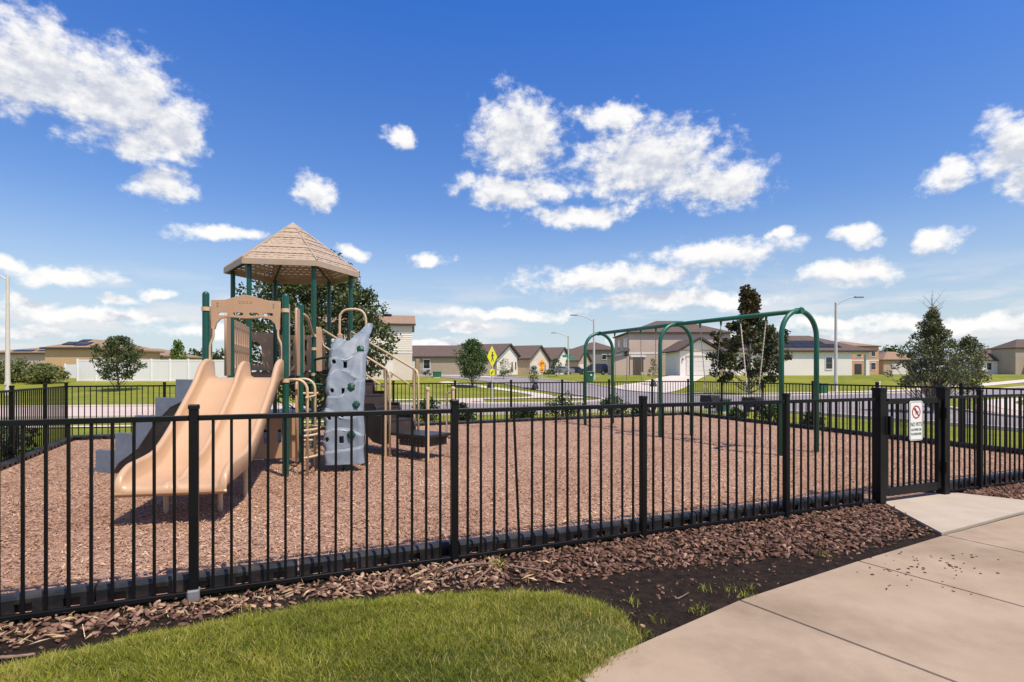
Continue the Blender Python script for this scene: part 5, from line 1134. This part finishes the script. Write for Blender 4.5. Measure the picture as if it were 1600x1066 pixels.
# long taupe house and the row beyond
def ex2(t, B):
    B('door', MB().box((-5.9, -0.03, 1.1), (1.5, 0.1, 2.2)), 'garage_white'); B('stone_pier', MB().box((-4.75, -0.1, 1.3), (0.6, 0.3, 2.6)), 'stone_trim'); B('stone_base', MB().box((-3.4, -0.06, 0.45), (1.5, 0.14, 0.9)), 'stucco_blue'); B('roof_vent', MB().box((-2.2, 2.2, 3.55), (0.4, 0.4, 0.3)), 'fascia_brown')
house('long low taupe house with a dark brown roof beside the white two storey house', X_at(700, 86), 86, 13.5, 10, 'stucco_taupe', 2.75, roof='gable_x', rh=2.0, wins=(('f', -3.35, 0.95, 0.95, 1.5),), extra=ex2)
RZ = R(-22)
def gfront(t, W, D, h, rh, m, B):            # gable front on the right hand end of a gable_x house
    for (yc, w, hh) in ((D * 0.62, 0.55, 1.4), (D * 0.78, 0.55, 1.4)):
        wn = B('window', MB().box((W / 2 + 0.03, yc, 1.6), (0.07, w + 0.15, hh + 0.15)), 'trim_white'); B('pane', MB().box((W / 2 + 0.05, yc, 1.6), (0.05, w, hh)), 'glass_dark', wn)
    B('front_wall', MB().add([(W / 2 + 0.015, 0.0, -0.2), (W / 2 + 0.015, D, -0.2), (W / 2 + 0.015, D, h), (W / 2 + 0.015, D / 2, h + rh - 0.2), (W / 2 + 0.015, 0.0, h), (W / 2 + 0.03, 0.0, -0.2), (W / 2 + 0.03, D, -0.2), (W / 2 + 0.03, D, h), (W / 2 + 0.03, D / 2, h + rh - 0.2), (W / 2 + 0.03, 0.0, h)], [(0, 1, 2, 3, 4), (5, 6, 7, 8, 9), (0, 1, 6, 5), (1, 2, 7, 6), (0, 4, 9, 5)]), m)
    B('garage_door', MB().box((W / 2 + 0.05, D * 0.30, 1.1), (0.06, D * 0.36, 2.2)), 'garage_white')
    for s, (ya, yb) in ((0, (-0.4, D / 2)), (1, (D + 0.4, D / 2))): B('rake', MB().add([(W / 2 + 0.42, ya, h - 0.05), (W / 2 + 0.42, yb, h + rh - 0.05), (W / 2 + 0.42, yb, h + rh + 0.2), (W / 2 + 0.42, ya, h + 0.2), (W / 2 + 0.45, ya, h - 0.05), (W / 2 + 0.45, yb, h + rh - 0.05), (W / 2 + 0.45, yb, h + rh + 0.2), (W / 2 + 0.45, ya, h + 0.2)], [(0, 1, 2, 3), (4, 5, 6, 7), (0, 1, 5, 4), (2, 3, 7, 6), (1, 2, 6, 5), (0, 3, 7, 4)]), 'fascia_brown')
for lab, xp, Y, W, D, m, fm, rh in (('white gabled house front with twin windows past the street tree', 776, 92, 10, 11, 'stucco_taupe', 'stucco_white', 2.6), ('tan row house with brown roof behind the orange sign', 828, 100, 10, 11, 'stucco_tan', 'stucco_cream', 2.7),
                             ('pale blue row house behind the grey parked cars', 868, 110, 10, 11, 'stucco_blue', 'stucco_white', 2.8), ('taupe row house behind the green street sign', 903, 116, 9, 11, 'stucco_taupe', 'stucco_tan', 2.8)):
    house(lab, X_at(xp, Y) - W / 2 * math.cos(RZ), Y + W / 2 * 0.37, W, D, m, 2.8, RZ, 'gable_x', rh, extra=(lambda t, B, W=W, D=D, fm=fm, rh=rh: gfront(t, W, D, 2.8, rh, fm, B)))
house('dark grey two storey house with hip roof behind the parked suv', X_at(928, 135), 135, 12, 11, 'stucco_grey', 5.9, R(-8), 'hip', 2.2, wins=(('f', 2.5, 3.6, 1.0, 1.3), ('f', 4.2, 3.6, 1.0, 1.3)))
# two storey beige house
def ex7(t, B):
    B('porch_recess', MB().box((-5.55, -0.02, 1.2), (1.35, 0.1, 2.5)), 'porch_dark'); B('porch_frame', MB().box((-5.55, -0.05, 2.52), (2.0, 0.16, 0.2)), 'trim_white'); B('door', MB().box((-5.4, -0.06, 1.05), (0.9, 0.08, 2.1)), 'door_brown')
    B('wing_wall', MB().box((-7.9, 1.5, 1.2), (2.4, 3.0, 2.7)), 'stucco_pink'); B('wing_roof', MB().add([(-9.4, -0.4, 2.5), (-6.75, -0.4, 3.35), (-6.75, 3.3, 3.35), (-9.4, 3.3, 2.5), (-9.4, -0.4, 2.7), (-6.75, -0.4, 3.5), (-6.75, 3.3, 3.5), (-9.4, 3.3, 2.7)], [(0, 1, 2, 3), (4, 5, 6, 7), (0, 1, 5, 4), (1, 2, 6, 5), (2, 3, 7, 6), (3, 0, 4, 7)]), 'shingle_brown')
    B('planter', MB().tube([(-5.2, -0.5, 0.0), (-5.2, -0.5, 0.4)], [0.14, 0.2], 10), 'trim_white')
house('two storey pinkish beige house with brown hip roof behind the swings', X_at(1062, 73), 73, 13.6, 10, 'stucco_pink', 5.6, 0.0, 'hip', 2.0, band=2.95, wins=(('l', 3.6, 3.5, 0.9, 1.5), ('l', 2.3, 3.5, 0.9, 1.5), ('l', -1.5, 3.5, 0.9, 1.5)), extra=ex7)
# white single storey house with garage and solar roof
def ex8(t, B):
    gx = X_at(1093, 63) - (X_at(1232, 66)); gy = -3.0; w = 4.5; h = 2.85; rh = 1.45; dd = 6.0
    B('garage_wall', MB().box((gx, gy + dd / 2, h / 2 - 0.15), (w, dd, h + 0.3)), 'stucco_white')
    B('garage_gable', MB().add([(gx - w / 2, gy + 0.01, h - 0.03), (gx + w / 2, gy + 0.01, h - 0.03), (gx, gy + 0.01, h + rh - 0.15), (gx - w / 2, gy + dd, h - 0.03), (gx + w / 2, gy + dd, h - 0.03), (gx, gy + dd, h + rh - 0.15)], [(0, 1, 2), (3, 4, 5), (0, 2, 5, 3), (1, 2, 5, 4)]), 'stucco_white')
    x0, x1, y0, y1 = gx - w / 2 - 0.4, gx + w / 2 + 0.4, gy - 0.4, gy + dd + 2
    pr = [(x0, h - 0.1), (gx, h + rh), (x1, h - 0.1)]; v = [(xx, yy, zz + dz) for dz in (0, 0.16) for yy in (y0, y1) for xx, zz in pr]
    rf = B('garage_roof', MB().add(v, [(0, 1, 4, 3), (1, 2, 5, 4), (6, 7, 10, 9), (7, 8, 11, 10), (0, 3, 9, 6), (2, 5, 11, 8), (0, 1, 7, 6), (1, 2, 8, 7), (3, 4, 10, 9), (4, 5, 11, 10)]), 'shingle_brown')
    for xx in (x0, x1): B('rake', MB().add([(xx, y0 - 0.05, h - 0.15), (gx, y0 - 0.05, h + rh - 0.05), (gx, y0 - 0.05, h + rh + 0.2), (xx, y0 - 0.05, h + 0.1), (xx, y0 - 0.01, h - 0.15), (gx, y0 - 0.01, h + rh - 0.05), (gx, y0 - 0.01, h + rh + 0.2), (xx, y0 - 0.01, h + 0.1)], [(0, 1, 2, 3), (4, 5, 6, 7), (0, 1, 5, 4), (2, 3, 7, 6), (0, 3, 7, 4)]), 'fascia_brown', rf)
    gd = B('garage_door', MB().box((gx + 0.1, gy - 0.01, 1.05), (3.3, 0.08, 2.1)), 'garage_white')
    for i in range(4): B('door_panel', MB().bev((gx + 0.1, gy - 0.06, 0.03 + 2.08 * (i + 0.5) / 4), (3.2, 0.03, 0.47), 0.01), 'garage_white', gd)
    B('door_header', MB().box((gx + 0.1, gy - 0.04, 2.22), (3.4, 0.10, 0.20)), 'stucco_tan'); B('gable_band', MB().box((gx, gy - 0.03, 2.9), (w, 0.06, 0.1)), 'stucco_tan'); B('wall_lamp', MB().bev((gx - 1.95, gy - 0.08, 1.9), (0.16, 0.14, 0.28), 0.03), 'lamp_grey')
    xr = 10.0
    B('porch_column', MB().box((xr - 0.35, 0.25, 1.35), (0.42, 0.42, 2.9)), 'stucco_white'); B('porch_beam', MB().box((xr - 1.3, 0.26, 2.70), (2.2, 0.34, 0.3)), 'stucco_white'); 
    # solar panels lying on the camera-side roof slope
    Wd_, Dd_, oo, rr_ = 19.6, 10.0, 0.3, 2.15; m_ = (Dd_ + 2 * oo) / 2; sl = math.atan2(rr_, m_)
    for i in range(9):
        for j in range(2):
            cx = -5.2 + i * 1.42; dist = 1.6 + j * 1.25; y = -oo + dist * math.cos(sl) ; zz = 2.85 + 0.16 + dist * math.sin(sl) + 0.07
            if cx > 5.6 and j == 1: continue
            B('solar_panel', MB().box((cx, y, zz), (1.38, 1.2, 0.05), 0, Matrix.Rotation(sl, 4, 'X')), 'solar')
    B('roof_vent', MB().box((1.6, 4.0, 2.85 + 1.95), (0.9, 0.4, 0.25)), 'fascia_brown')
house('white single storey house with front garage and solar panels on its brown roof', X_at(1232, 66), 66, 15.4, 10.0, 'stucco_white', 2.85, 0.0, 'hip', 2.15, over=0.3, ext=2.5, wins=(('f', 4.9, 0.75, 0.75, 1.5),), extra=ex8)
def ex10(t, B): B('door', MB().box((0.6, -0.05, 1.05), (1.3, 0.1, 2.1)), 'glass_dark')
house('orange tan two storey house showing behind the white solar house', X_at(1336, 108), 108, 9.4, 9, 'stucco_orange', 5.5, 0.0, 'hip', 1.2, band=2.8, rmat='shingle_tan', wins=(('f', 0.8, 3.5, 0.9, 1.0), ('f', 3.6, 3.6, 0.8, 0.9), ('f', 3.6, 0.9, 0.9, 1.5)), extra=ex10)
house('far blue grey house between the orange house and the beige garage house', X_at(1385, 150), 150, 9, 9, 'stucco_blue', 5.0, 0, 'gable_x', 1.2, rmat='shingle_brown', wins=(('f', -1, 3.2, 1, 1.2),))
house('small beige house with tan garage left of the sparse pointed tree', X_at(1404, 112), 112, 6.2, 4.5, 'stucco_tan', 2.9, 0, 'hip', 1.7, garage=(0.3, 3.4, 2.2), rmat='shingle_tan')
house('white low house right of the olive tree with one dark window', X_at(1552, 112), 112, 4.6, 3.6, 'stucco_white', 2.8, 0, 'hip', 1.5, wins=(('f', -0.9, 0.9, 0.9, 1.5),))
house('grey two storey house behind the white low house', X_at(1560, 140), 140, 6, 5, 'stucco_blue', 5.2, 0, 'hip', 1.5)
house('two storey tan house with brown roof at the far right end of the road', X_at(1632, 108), 108, 11.5, 5.5, 'stucco_taupe', 5.2, 0, 'hip', 1.8, wins=(('f', -1.2, 3.6, 1.2, 1.1), ('f', 2.5, 3.6, 1.0, 1.1)), extra=lambda t, B: (B('wing_wall', MB().box((0.4, -1.5, 1.3), (6.5, 3.0, 2.9)), 'stucco_tan'), B('wing_roof', MB().add([(-3.3, -3.4, 2.75), (4.1, -3.4, 2.75), (4.1, 0, 3.9), (-3.3, 0, 3.9), (-3.3, -3.4, 2.9), (4.1, -3.4, 2.9), (4.1, 0, 4.05), (-3.3, 0, 4.05)], [(0, 1, 2, 3), (4, 5, 6, 7), (0, 1, 5, 4), (1, 2, 6, 5), (0, 3, 7, 4)]), 'shingle_brown')))
# left hand houses
def solar_flat(spec):
    def f(t, B):
        for cx, y, z, w, d, sl in spec: B('solar_panel', MB().box((cx, y, z), (w, d, 0.06), 0, Matrix.Rotation(sl, 4, 'X')), 'solar_black')
    return f
sl_ = math.atan2(1.25, 5.4)
house('sand coloured house with black solar panels on its roof beyond the white wall', X_at(112, 57), 57, 5.6, 10, 'stucco_sand', 2.8, 0, 'hip', 1.05, rmat='shingle_tan', extra=solar_flat([(-0.9, 1.0, 3.48, 1.2, 1.0, R(18)), (0.6, 0.8, 3.42, 1.4, 1.1, R(18)), (-0.2, 2.1, 3.84, 0.9, 0.7, R(18))]))
house('low pinkish house with solar roof left of the sand coloured house', X_at(20, 70), 70, 9.0, 10, 'stucco_pink', 2.75, 0, 'hip', 0.9, rmat='shingle_tan', extra=solar_flat([(0.6, 1.0, 3.25, 2.4, 0.9, R(12)), (3.2, 1.0, 3.25, 1.4, 0.6, R(12))]))
house('brown roofed house showing just above the white wall', X_at(212, 72), 72, 7.0, 9, 'stucco_tan', 2.45, 0, 'hip', 1.1, rmat='shingle_tan')
# white vinyl wall
wl = thing('privacy_wall', 'long white vinyl privacy wall at the top of the left lawn', 'wall', (X_at(120, 46), 46, tz(X_at(120, 46), 46)))
x0w, x1w = X_at(121, 46), X_at(352, 46); nb = 8; w = (x1w - x0w) / nb
for i in range(nb + 1): xx = x0w + w * i; q = MB().bev((xx, 46, tz(xx, 46) + 0.90), (0.13, 0.13, 2.0), 0.02).build('post', 'white_vinyl', wl)
for i in range(nb):
    xm = x0w + w * (i + 0.5); zz = tz(xm, 46)
    for j in range(10): MB().bev((xm - w / 2 + w * (j + 0.5) / 10, 46, zz + 0.88), (w / 10 - 0.004, 0.03, 1.80), 0.004).build('board', 'white_vinyl', wl)
    for dz in (0.08, 1.76): MB().bev((xm, 46, zz + dz), (w - 0.13, 0.05, 0.14), 0.006).build('rail', 'white_vinyl', wl)
wx = X_at(113, 50); tag(MB().prism([(wx - 0.7, 50), (wx + 0.6, 50), (wx + 0.6, 50.08), (wx - 0.7, 50.08)], tz(wx, 50) - 0.05, tz(wx, 50) + 1.25).bev((wx - 0.7, 50.04, tz(wx, 50) + 0.62), (0.12, 0.12, 1.4), 0.02).build('garden_fence', 'white_vinyl'), 'short white vinyl fence panel in front of the sand coloured house', 'fence')

# ------------------------------------------------------------------ street furniture and cars
def lamp(label, px, Y, topy, dirx, arm=1.9, m='pole_grey', diry=0.0):
    x = X_at(px, Y); z = tz(x, Y); zt_ = Z_at(topy, Y); t = thing('street_lamp', label, 'street lamp', (x, Y, z), 0, 'street lamps')
    MB().tube([(x, Y, z - 0.05), (x, Y, z + 0.5), (x, Y, zt_)], [0.16, 0.14, 0.085], 14).build('pole', m, t, auto=True)
    e = Vector((dirx, diry, 0)).normalized()
    a = [Vector((x, Y, zt_ - 0.25)) + e * s + Vector((0, 0, zz)) for s, zz in ((0, 0), (arm * 0.3, 0.32), (arm * 0.7, 0.62), (arm, 0.70))]
    MB().tube(smooth_line(a, 5), 0.045, 8).build('arm', m, t, smooth=True)
    h = a[-1] + e * 0.25; MB().bev(h, (0.75, 0.28, 0.12), 0.04, math.atan2(e.y, e.x)).build('lamp_head', 'lamp_grey', t)
    MB().bev((x, Y, z + 0.75), (0.12, 0.36, 0.2), 0.01).build('access_cover', m, t)
lamp('tall pale street lamp by the road beside the overgrown bushes', 12, 35, 432, -1, 1.9, 'pole_concrete')
lamp('tall street lamp with green bin at its foot behind the far swing arch', 928, 58, 499, -1)
lamp('distant street lamp carrying the green street sign', 888, 80, 525, -1)
lamp('tall street lamp on the lawn before the white solar house', 1306, 44, 473, 1, 1.6)
lx = X_at(888, 78.8)
t = thing('street_sign', 'green street name blades mounted on the distant lamp post', 'sign', (lx, 78.8, Z_at(555, 78.8)))
for c, w, z, a in ((-0.42, 0.85, Z_at(556.5, 78.8), 0), (0.45, 0.85, Z_at(559.5, 78.8), R(20))): MB().bev((lx + c, 78.8 + (-0.12 if c > 0 else 0), z), (w, 0.04, 0.38), 0.015, a).build('blade', 'sign_green', t)
MB().box((lx, 79.1, Z_at(558, 78.8)), (0.12, 0.6, 0.1)).build('bracket', 'steel', t)
# pedestrian crossing sign
sx, sy = X_at(769, 27.5), 27.5; t = thing('crossing_sign', 'yellow green diamond pedestrian crossing sign with arrow plaque by the crosswalk', 'sign', (sx, sy, 0))
MB().tube([(sx, sy + 0.05, -0.02), (sx, sy + 0.05, Z_at(542, sy))], 0.04, 8).build('post', 'pole_grey', t, auto=True)
M = frame((sx, sy, Z_at(557.5, sy)), (0.52, 0.85, 0), (0, 0, 1)); s = 0.53
panel('diamond', [(0, s), (-s * 0.86, 0), (0, -s), (s * 0.86, 0)], [], 0.02, 'sign_yellow', t, M, 0.003)
fig = [(-0.05, 0.10), (-0.13, 0.0), (-0.10, -0.02), (-0.03, 0.05), (-0.03, -0.05), (-0.12, -0.26), (-0.07, -0.27), (0.0, -0.1), (0.07, -0.26), (0.12, -0.25), (0.05, -0.03), (0.05, 0.05), (0.11, -0.01), (0.14, 0.02), (0.06, 0.12)]
panel('walker_figure', [(x, y + 0.02) for x, y in fig], [], 0.004, 'sign_black', t, M @ Matrix.Translation((0, 0, 0.013)), 0.0005); panel('walker_head', circle(0.01, 0.20, 0.055, 12), [], 0.004, 'sign_black', t, M @ Matrix.Translation((0, 0, 0.013)), 0.0005)
M = frame((sx, sy, Z_at(582, sy)), (0.62, 0.78, 0), (0, 0, 1)); panel('plaque', rrect(0.36, 0.30, 0.03), [], 0.02, 'sign_yellow', t, M, 0.003)
panel('arrow', [(-0.11, -0.09), (-0.10, 0.01), (-0.07, -0.02), (0.05, 0.10), (0.09, 0.06), (-0.03, -0.06), (0.0, -0.09)], [], 0.004, 'sign_black', t, M @ Matrix.Translation((0, 0, 0.013)), 0.0005)
# orange sign
sx, sy = X_at(846.5, 46.5), 46.5; t = thing('orange_sign', 'orange diamond warning sign with plaque beside a young tree', 'sign', (sx, sy, tz(sx, sy)))
MB().tube([(sx, sy + 0.05, tz(sx, sy) - 0.02), (sx, sy + 0.05, Z_at(563, sy))], 0.04, 8).build('post', 'pole_grey', t, auto=True)
M = frame((sx, sy, Z_at(569, sy)), (1, 0.25, 0), (0, 0, 1)); panel('diamond', [(0, 0.42), (-0.36, 0), (0, -0.42), (0.36, 0)], [], 0.02, 'sign_orange', t, M, 0.003)
panel('symbol', [(-0.10, -0.17), (-0.06, -0.17), (-0.04, 0.05), (0.14, 0.05), (0.14, 0.0), (0.20, 0.08), (0.14, 0.16), (0.14, 0.11), (-0.10, 0.11)], [], 0.004, 'sign_black', t, M @ Matrix.Translation((0, 0, 0.013)), 0.0005)
M = frame((sx, sy, Z_at(578.5, sy)), (1, 0.25, 0), (0, 0, 1)); panel('plaque', rrect(0.42, 0.34, 0.03), [], 0.02, 'sign_orange', t, M, 0.003); panel('plaque_mark', rrect(0.22, 0.08, 0.01), [], 0.004, 'sign_black', t, M @ Matrix.Translation((0, 0, 0.013)), 0.0005)
def cabinet(label, x, y, w, d, h, m='utility_green', cat='utility box'):
    z = tz(x, y); t = thing('utility_box', label, cat, (x, y, z), R(20))
    MB().bev((0, 0, h / 2), (w, d, h), 0.03).build('body', m, t, world=False); MB().bev((0, 0, h + 0.02), (w + 0.06, d + 0.06, 0.06), 0.02).build('lid', m, t, world=False); MB().box((0, 0, 0.02), (w + 0.2, d + 0.2, 0.08)).build('plinth', 'concrete_far', t, world=False)
cabinet('green utility box on the lawn before the long taupe house', X_at(683, 60), 60, 0.8, 0.7, 0.65)
cabinet('green utility box outside the side fence behind the bucket swings', 8.15, 21.0, 0.4, 0.4, 0.5)
cabinet('green utility box on the lawn behind the near end swing arch', X_at(1283, 40), 40, 0.7, 0.6, 0.75)
bx, by = X_at(921, 55), 55; t = thing('wheelie_bin', 'dark green wheeled bin beside the tall street lamp', 'bin', (bx, by, tz(bx, by)), R(12))
mb = MB(); mb.add([(sx_ * 0.28, sy_ * 0.28, 0.06) for sx_, sy_ in ((-1, -1), (1, -1), (1, 1), (-1, 1))] + [(sx_ * 0.36, sy_ * 0.36, 1.0) for sx_, sy_ in ((-1, -1), (1, -1), (1, 1), (-1, 1))], [(0, 1, 2, 3), (4, 5, 6, 7), (0, 1, 5, 4), (1, 2, 6, 5), (2, 3, 7, 6), (3, 0, 4, 7)]); mb.build('body', 'utility_green', t, world=False)
MB().bev((0, 0, 1.04), (0.78, 0.82, 0.09), 0.03).build('lid', 'utility_green', t, world=False)
for s in (-1, 1): MB().tube([(s * 0.27, 0.33, 0.10), (s * 0.33, 0.33, 0.10)], 0.1, 12).build('wheel', 'tyre', t, world=False)
MB().box((0.05, -0.36, 0.72), (0.16, 0.02, 0.14)).build('badge', 'sign_white', t, world=False)
for px, Y, h in ((977, 47, 0.55), (1374, 47, 0.75)):
    x = X_at(px, Y); z = tz(x, Y); tag(MB().tube([(x, Y, z - 0.03), (x, Y, z + h * 0.85), (x, Y, z + h * 0.85), (x, Y, z + h)], [0.07, 0.07, 0.10, 0.08], 10).build('pipe_marker', 'trim_white', auto=True), 'short white utility pipe standing on the lawn ' + ('before the beige two storey house' if px < 1000 else 'right of the tall lamp'), 'pipe')
for px, Y, lab in ((767, 49, 'before the crossing sign post'), (836, 47, 'at the foot of the young tree by the orange sign'), (1021, 50.5, 'at the foot of the thin young tree by the driveway')):
    x = X_at(px, Y); z = tz(x, Y); tag(MB().tube([(x, Y, z - 0.02), (x, Y, z + 0.1), (x, Y, z + 0.45), (x, Y, z + 0.62)], [0.30, 0.32, 0.24, 0.08], 12).build('tree_bag', 'seat_rubber', smooth=True), 'squat black bag ' + lab, 'bag')
def car(label, x, y, rz, m, suv=True, cat='car'):
    z = tz(x, y) + 0.02; t = thing('parked_car', label, cat, (x, y, z), rz, 'cars parked at the row houses'); Lc, Wc = (4.75, 1.85) if suv else (4.6, 1.78); H = 1.70 if suv else 1.42
    body = [(-Lc / 2, 0.45), (-Lc / 2 + 0.05, 0.85), (-Lc / 2 + 0.15, 1.0), (Lc * 0.22, 1.02), (Lc / 2 - 0.45, 0.90), (Lc / 2 - 0.08, 0.75), (Lc / 2, 0.5), (Lc / 2 - 0.05, 0.28), (-Lc / 2 + 0.1, 0.28)]
    cab = [(-Lc / 2 + (0.12 if suv else 0.7), 0.98), (-Lc / 2 + (0.45 if suv else 1.25), H - 0.06), (-Lc / 2 + (0.9 if suv else 1.6), H), (Lc * 0.02, H), (Lc * 0.08, H - 0.05), (Lc * 0.25, 1.0)]
    def loft(pl, w0, w1, zs):               # side profile with a narrower top
        n = len(pl); wv = lambda zz: w0 + (w1 - w0) * sstep((zz - zs[0]) / (zs[1] - zs[0]))
        return MB().add([(px, -wv(pz) / 2, pz) for px, pz in pl] + [(px, wv(pz) / 2, pz) for px, pz in pl], [tuple(range(n)), tuple(range(2 * n - 1, n - 1, -1))] + [(i, (i + 1) % n, n + (i + 1) % n, n + i) for i in range(n)])
    b = loft(body, Wc, Wc - 0.12, (0.5, 1.0)).build('body', m, t, world=False); mdf = b.modifiers.new('bev', 'BEVEL'); mdf.width = 0.05; mdf.segments = 2
    c = loft(cab, Wc - 0.14, Wc - 0.5, (1.0, H)).build('cabin', m, t, world=False); mdf = c.modifiers.new('bev', 'BEVEL'); mdf.width = 0.05; mdf.segments = 2
    gl = [(cab[0][0] + 0.22, 1.06), (cab[1][0] + 0.14, H - 0.16), (Lc * 0.03, H - 0.13), (Lc * 0.19, 1.06)]
    for s in (-1, 1): MB().add([(px, s * ((Wc - 0.14) / 2 - (pz - 1.0) / (H - 1.0) * 0.18 + 0.012), pz) for px, pz in gl] + [(px, s * ((Wc - 0.14) / 2 - (pz - 1.0) / (H - 1.0) * 0.18 - 0.03), pz) for px, pz in gl], [(0, 1, 2, 3), (4, 5, 6, 7), (0, 1, 5, 4), (1, 2, 6, 5), (2, 3, 7, 6), (3, 0, 4, 7)]).build('side_window', 'glass_dark', t, world=False)
    MB().add([(Lc * 0.245, -0.72, 1.04), (Lc * 0.245, 0.72, 1.04), (Lc * 0.105, 0.6, H - 0.10), (Lc * 0.105, -0.6, H - 0.10), (Lc * 0.265, -0.72, 1.04), (Lc * 0.265, 0.72, 1.04), (Lc * 0.115, 0.6, H - 0.08), (Lc * 0.115, -0.6, H - 0.08)], [(0, 1, 2, 3), (4, 5, 6, 7), (0, 1, 5, 4), (1, 2, 6, 5), (2, 3, 7, 6), (3, 0, 4, 7)]).build('windscreen', 'glass_dark', t, world=False)
    for wx_ in (-Lc * 0.29, Lc * 0.31):
        for s in (-1, 1):
            w = MB().tube([(wx_, s * (Wc / 2 - 0.20), 0.34), (wx_, s * (Wc / 2 + 0.01), 0.34)], 0.34, 20).build('wheel', 'tyre', t, world=False, auto=True); MB().tube([(wx_, s * (Wc / 2), 0.34), (wx_, s * (Wc / 2 + 0.02), 0.34)], 0.22, 16).build('rim', 'steel', w, world=False, auto=True)
    for s in (-1, 1):
        MB().bev((Lc / 2 - 0.12, s * 0.66, 0.70), (0.14, 0.32, 0.14), 0.03).build('headlight', 'head_clear', t, world=False); MB().bev((-Lc / 2 + 0.06, s * 0.72, 0.88), (0.12, 0.26, 0.22), 0.03).build('tail_light', 'tail_red', t, world=False)
car('black suv parked before the dark grey house beyond the far swing arch', X_at(928, 84), 84, R(172), 'car_black', True)
car('grey sedan parked beside a small dark tree at the pale blue house', X_at(876, 92), 92, R(165), 'car_grey', False)
car('dark blue grey sedan parked between the grey sedan and the black suv', X_at(897, 98), 98, R(160), 'car_black', False)
strip('pavement_row', smooth_line([(-22, 66), (-10, 64.5), (-2, 60.5), (3.5, 60.8), (9, 58), (12.5, 54)])[0:13], 1.5, 0.05, 'concrete_far')
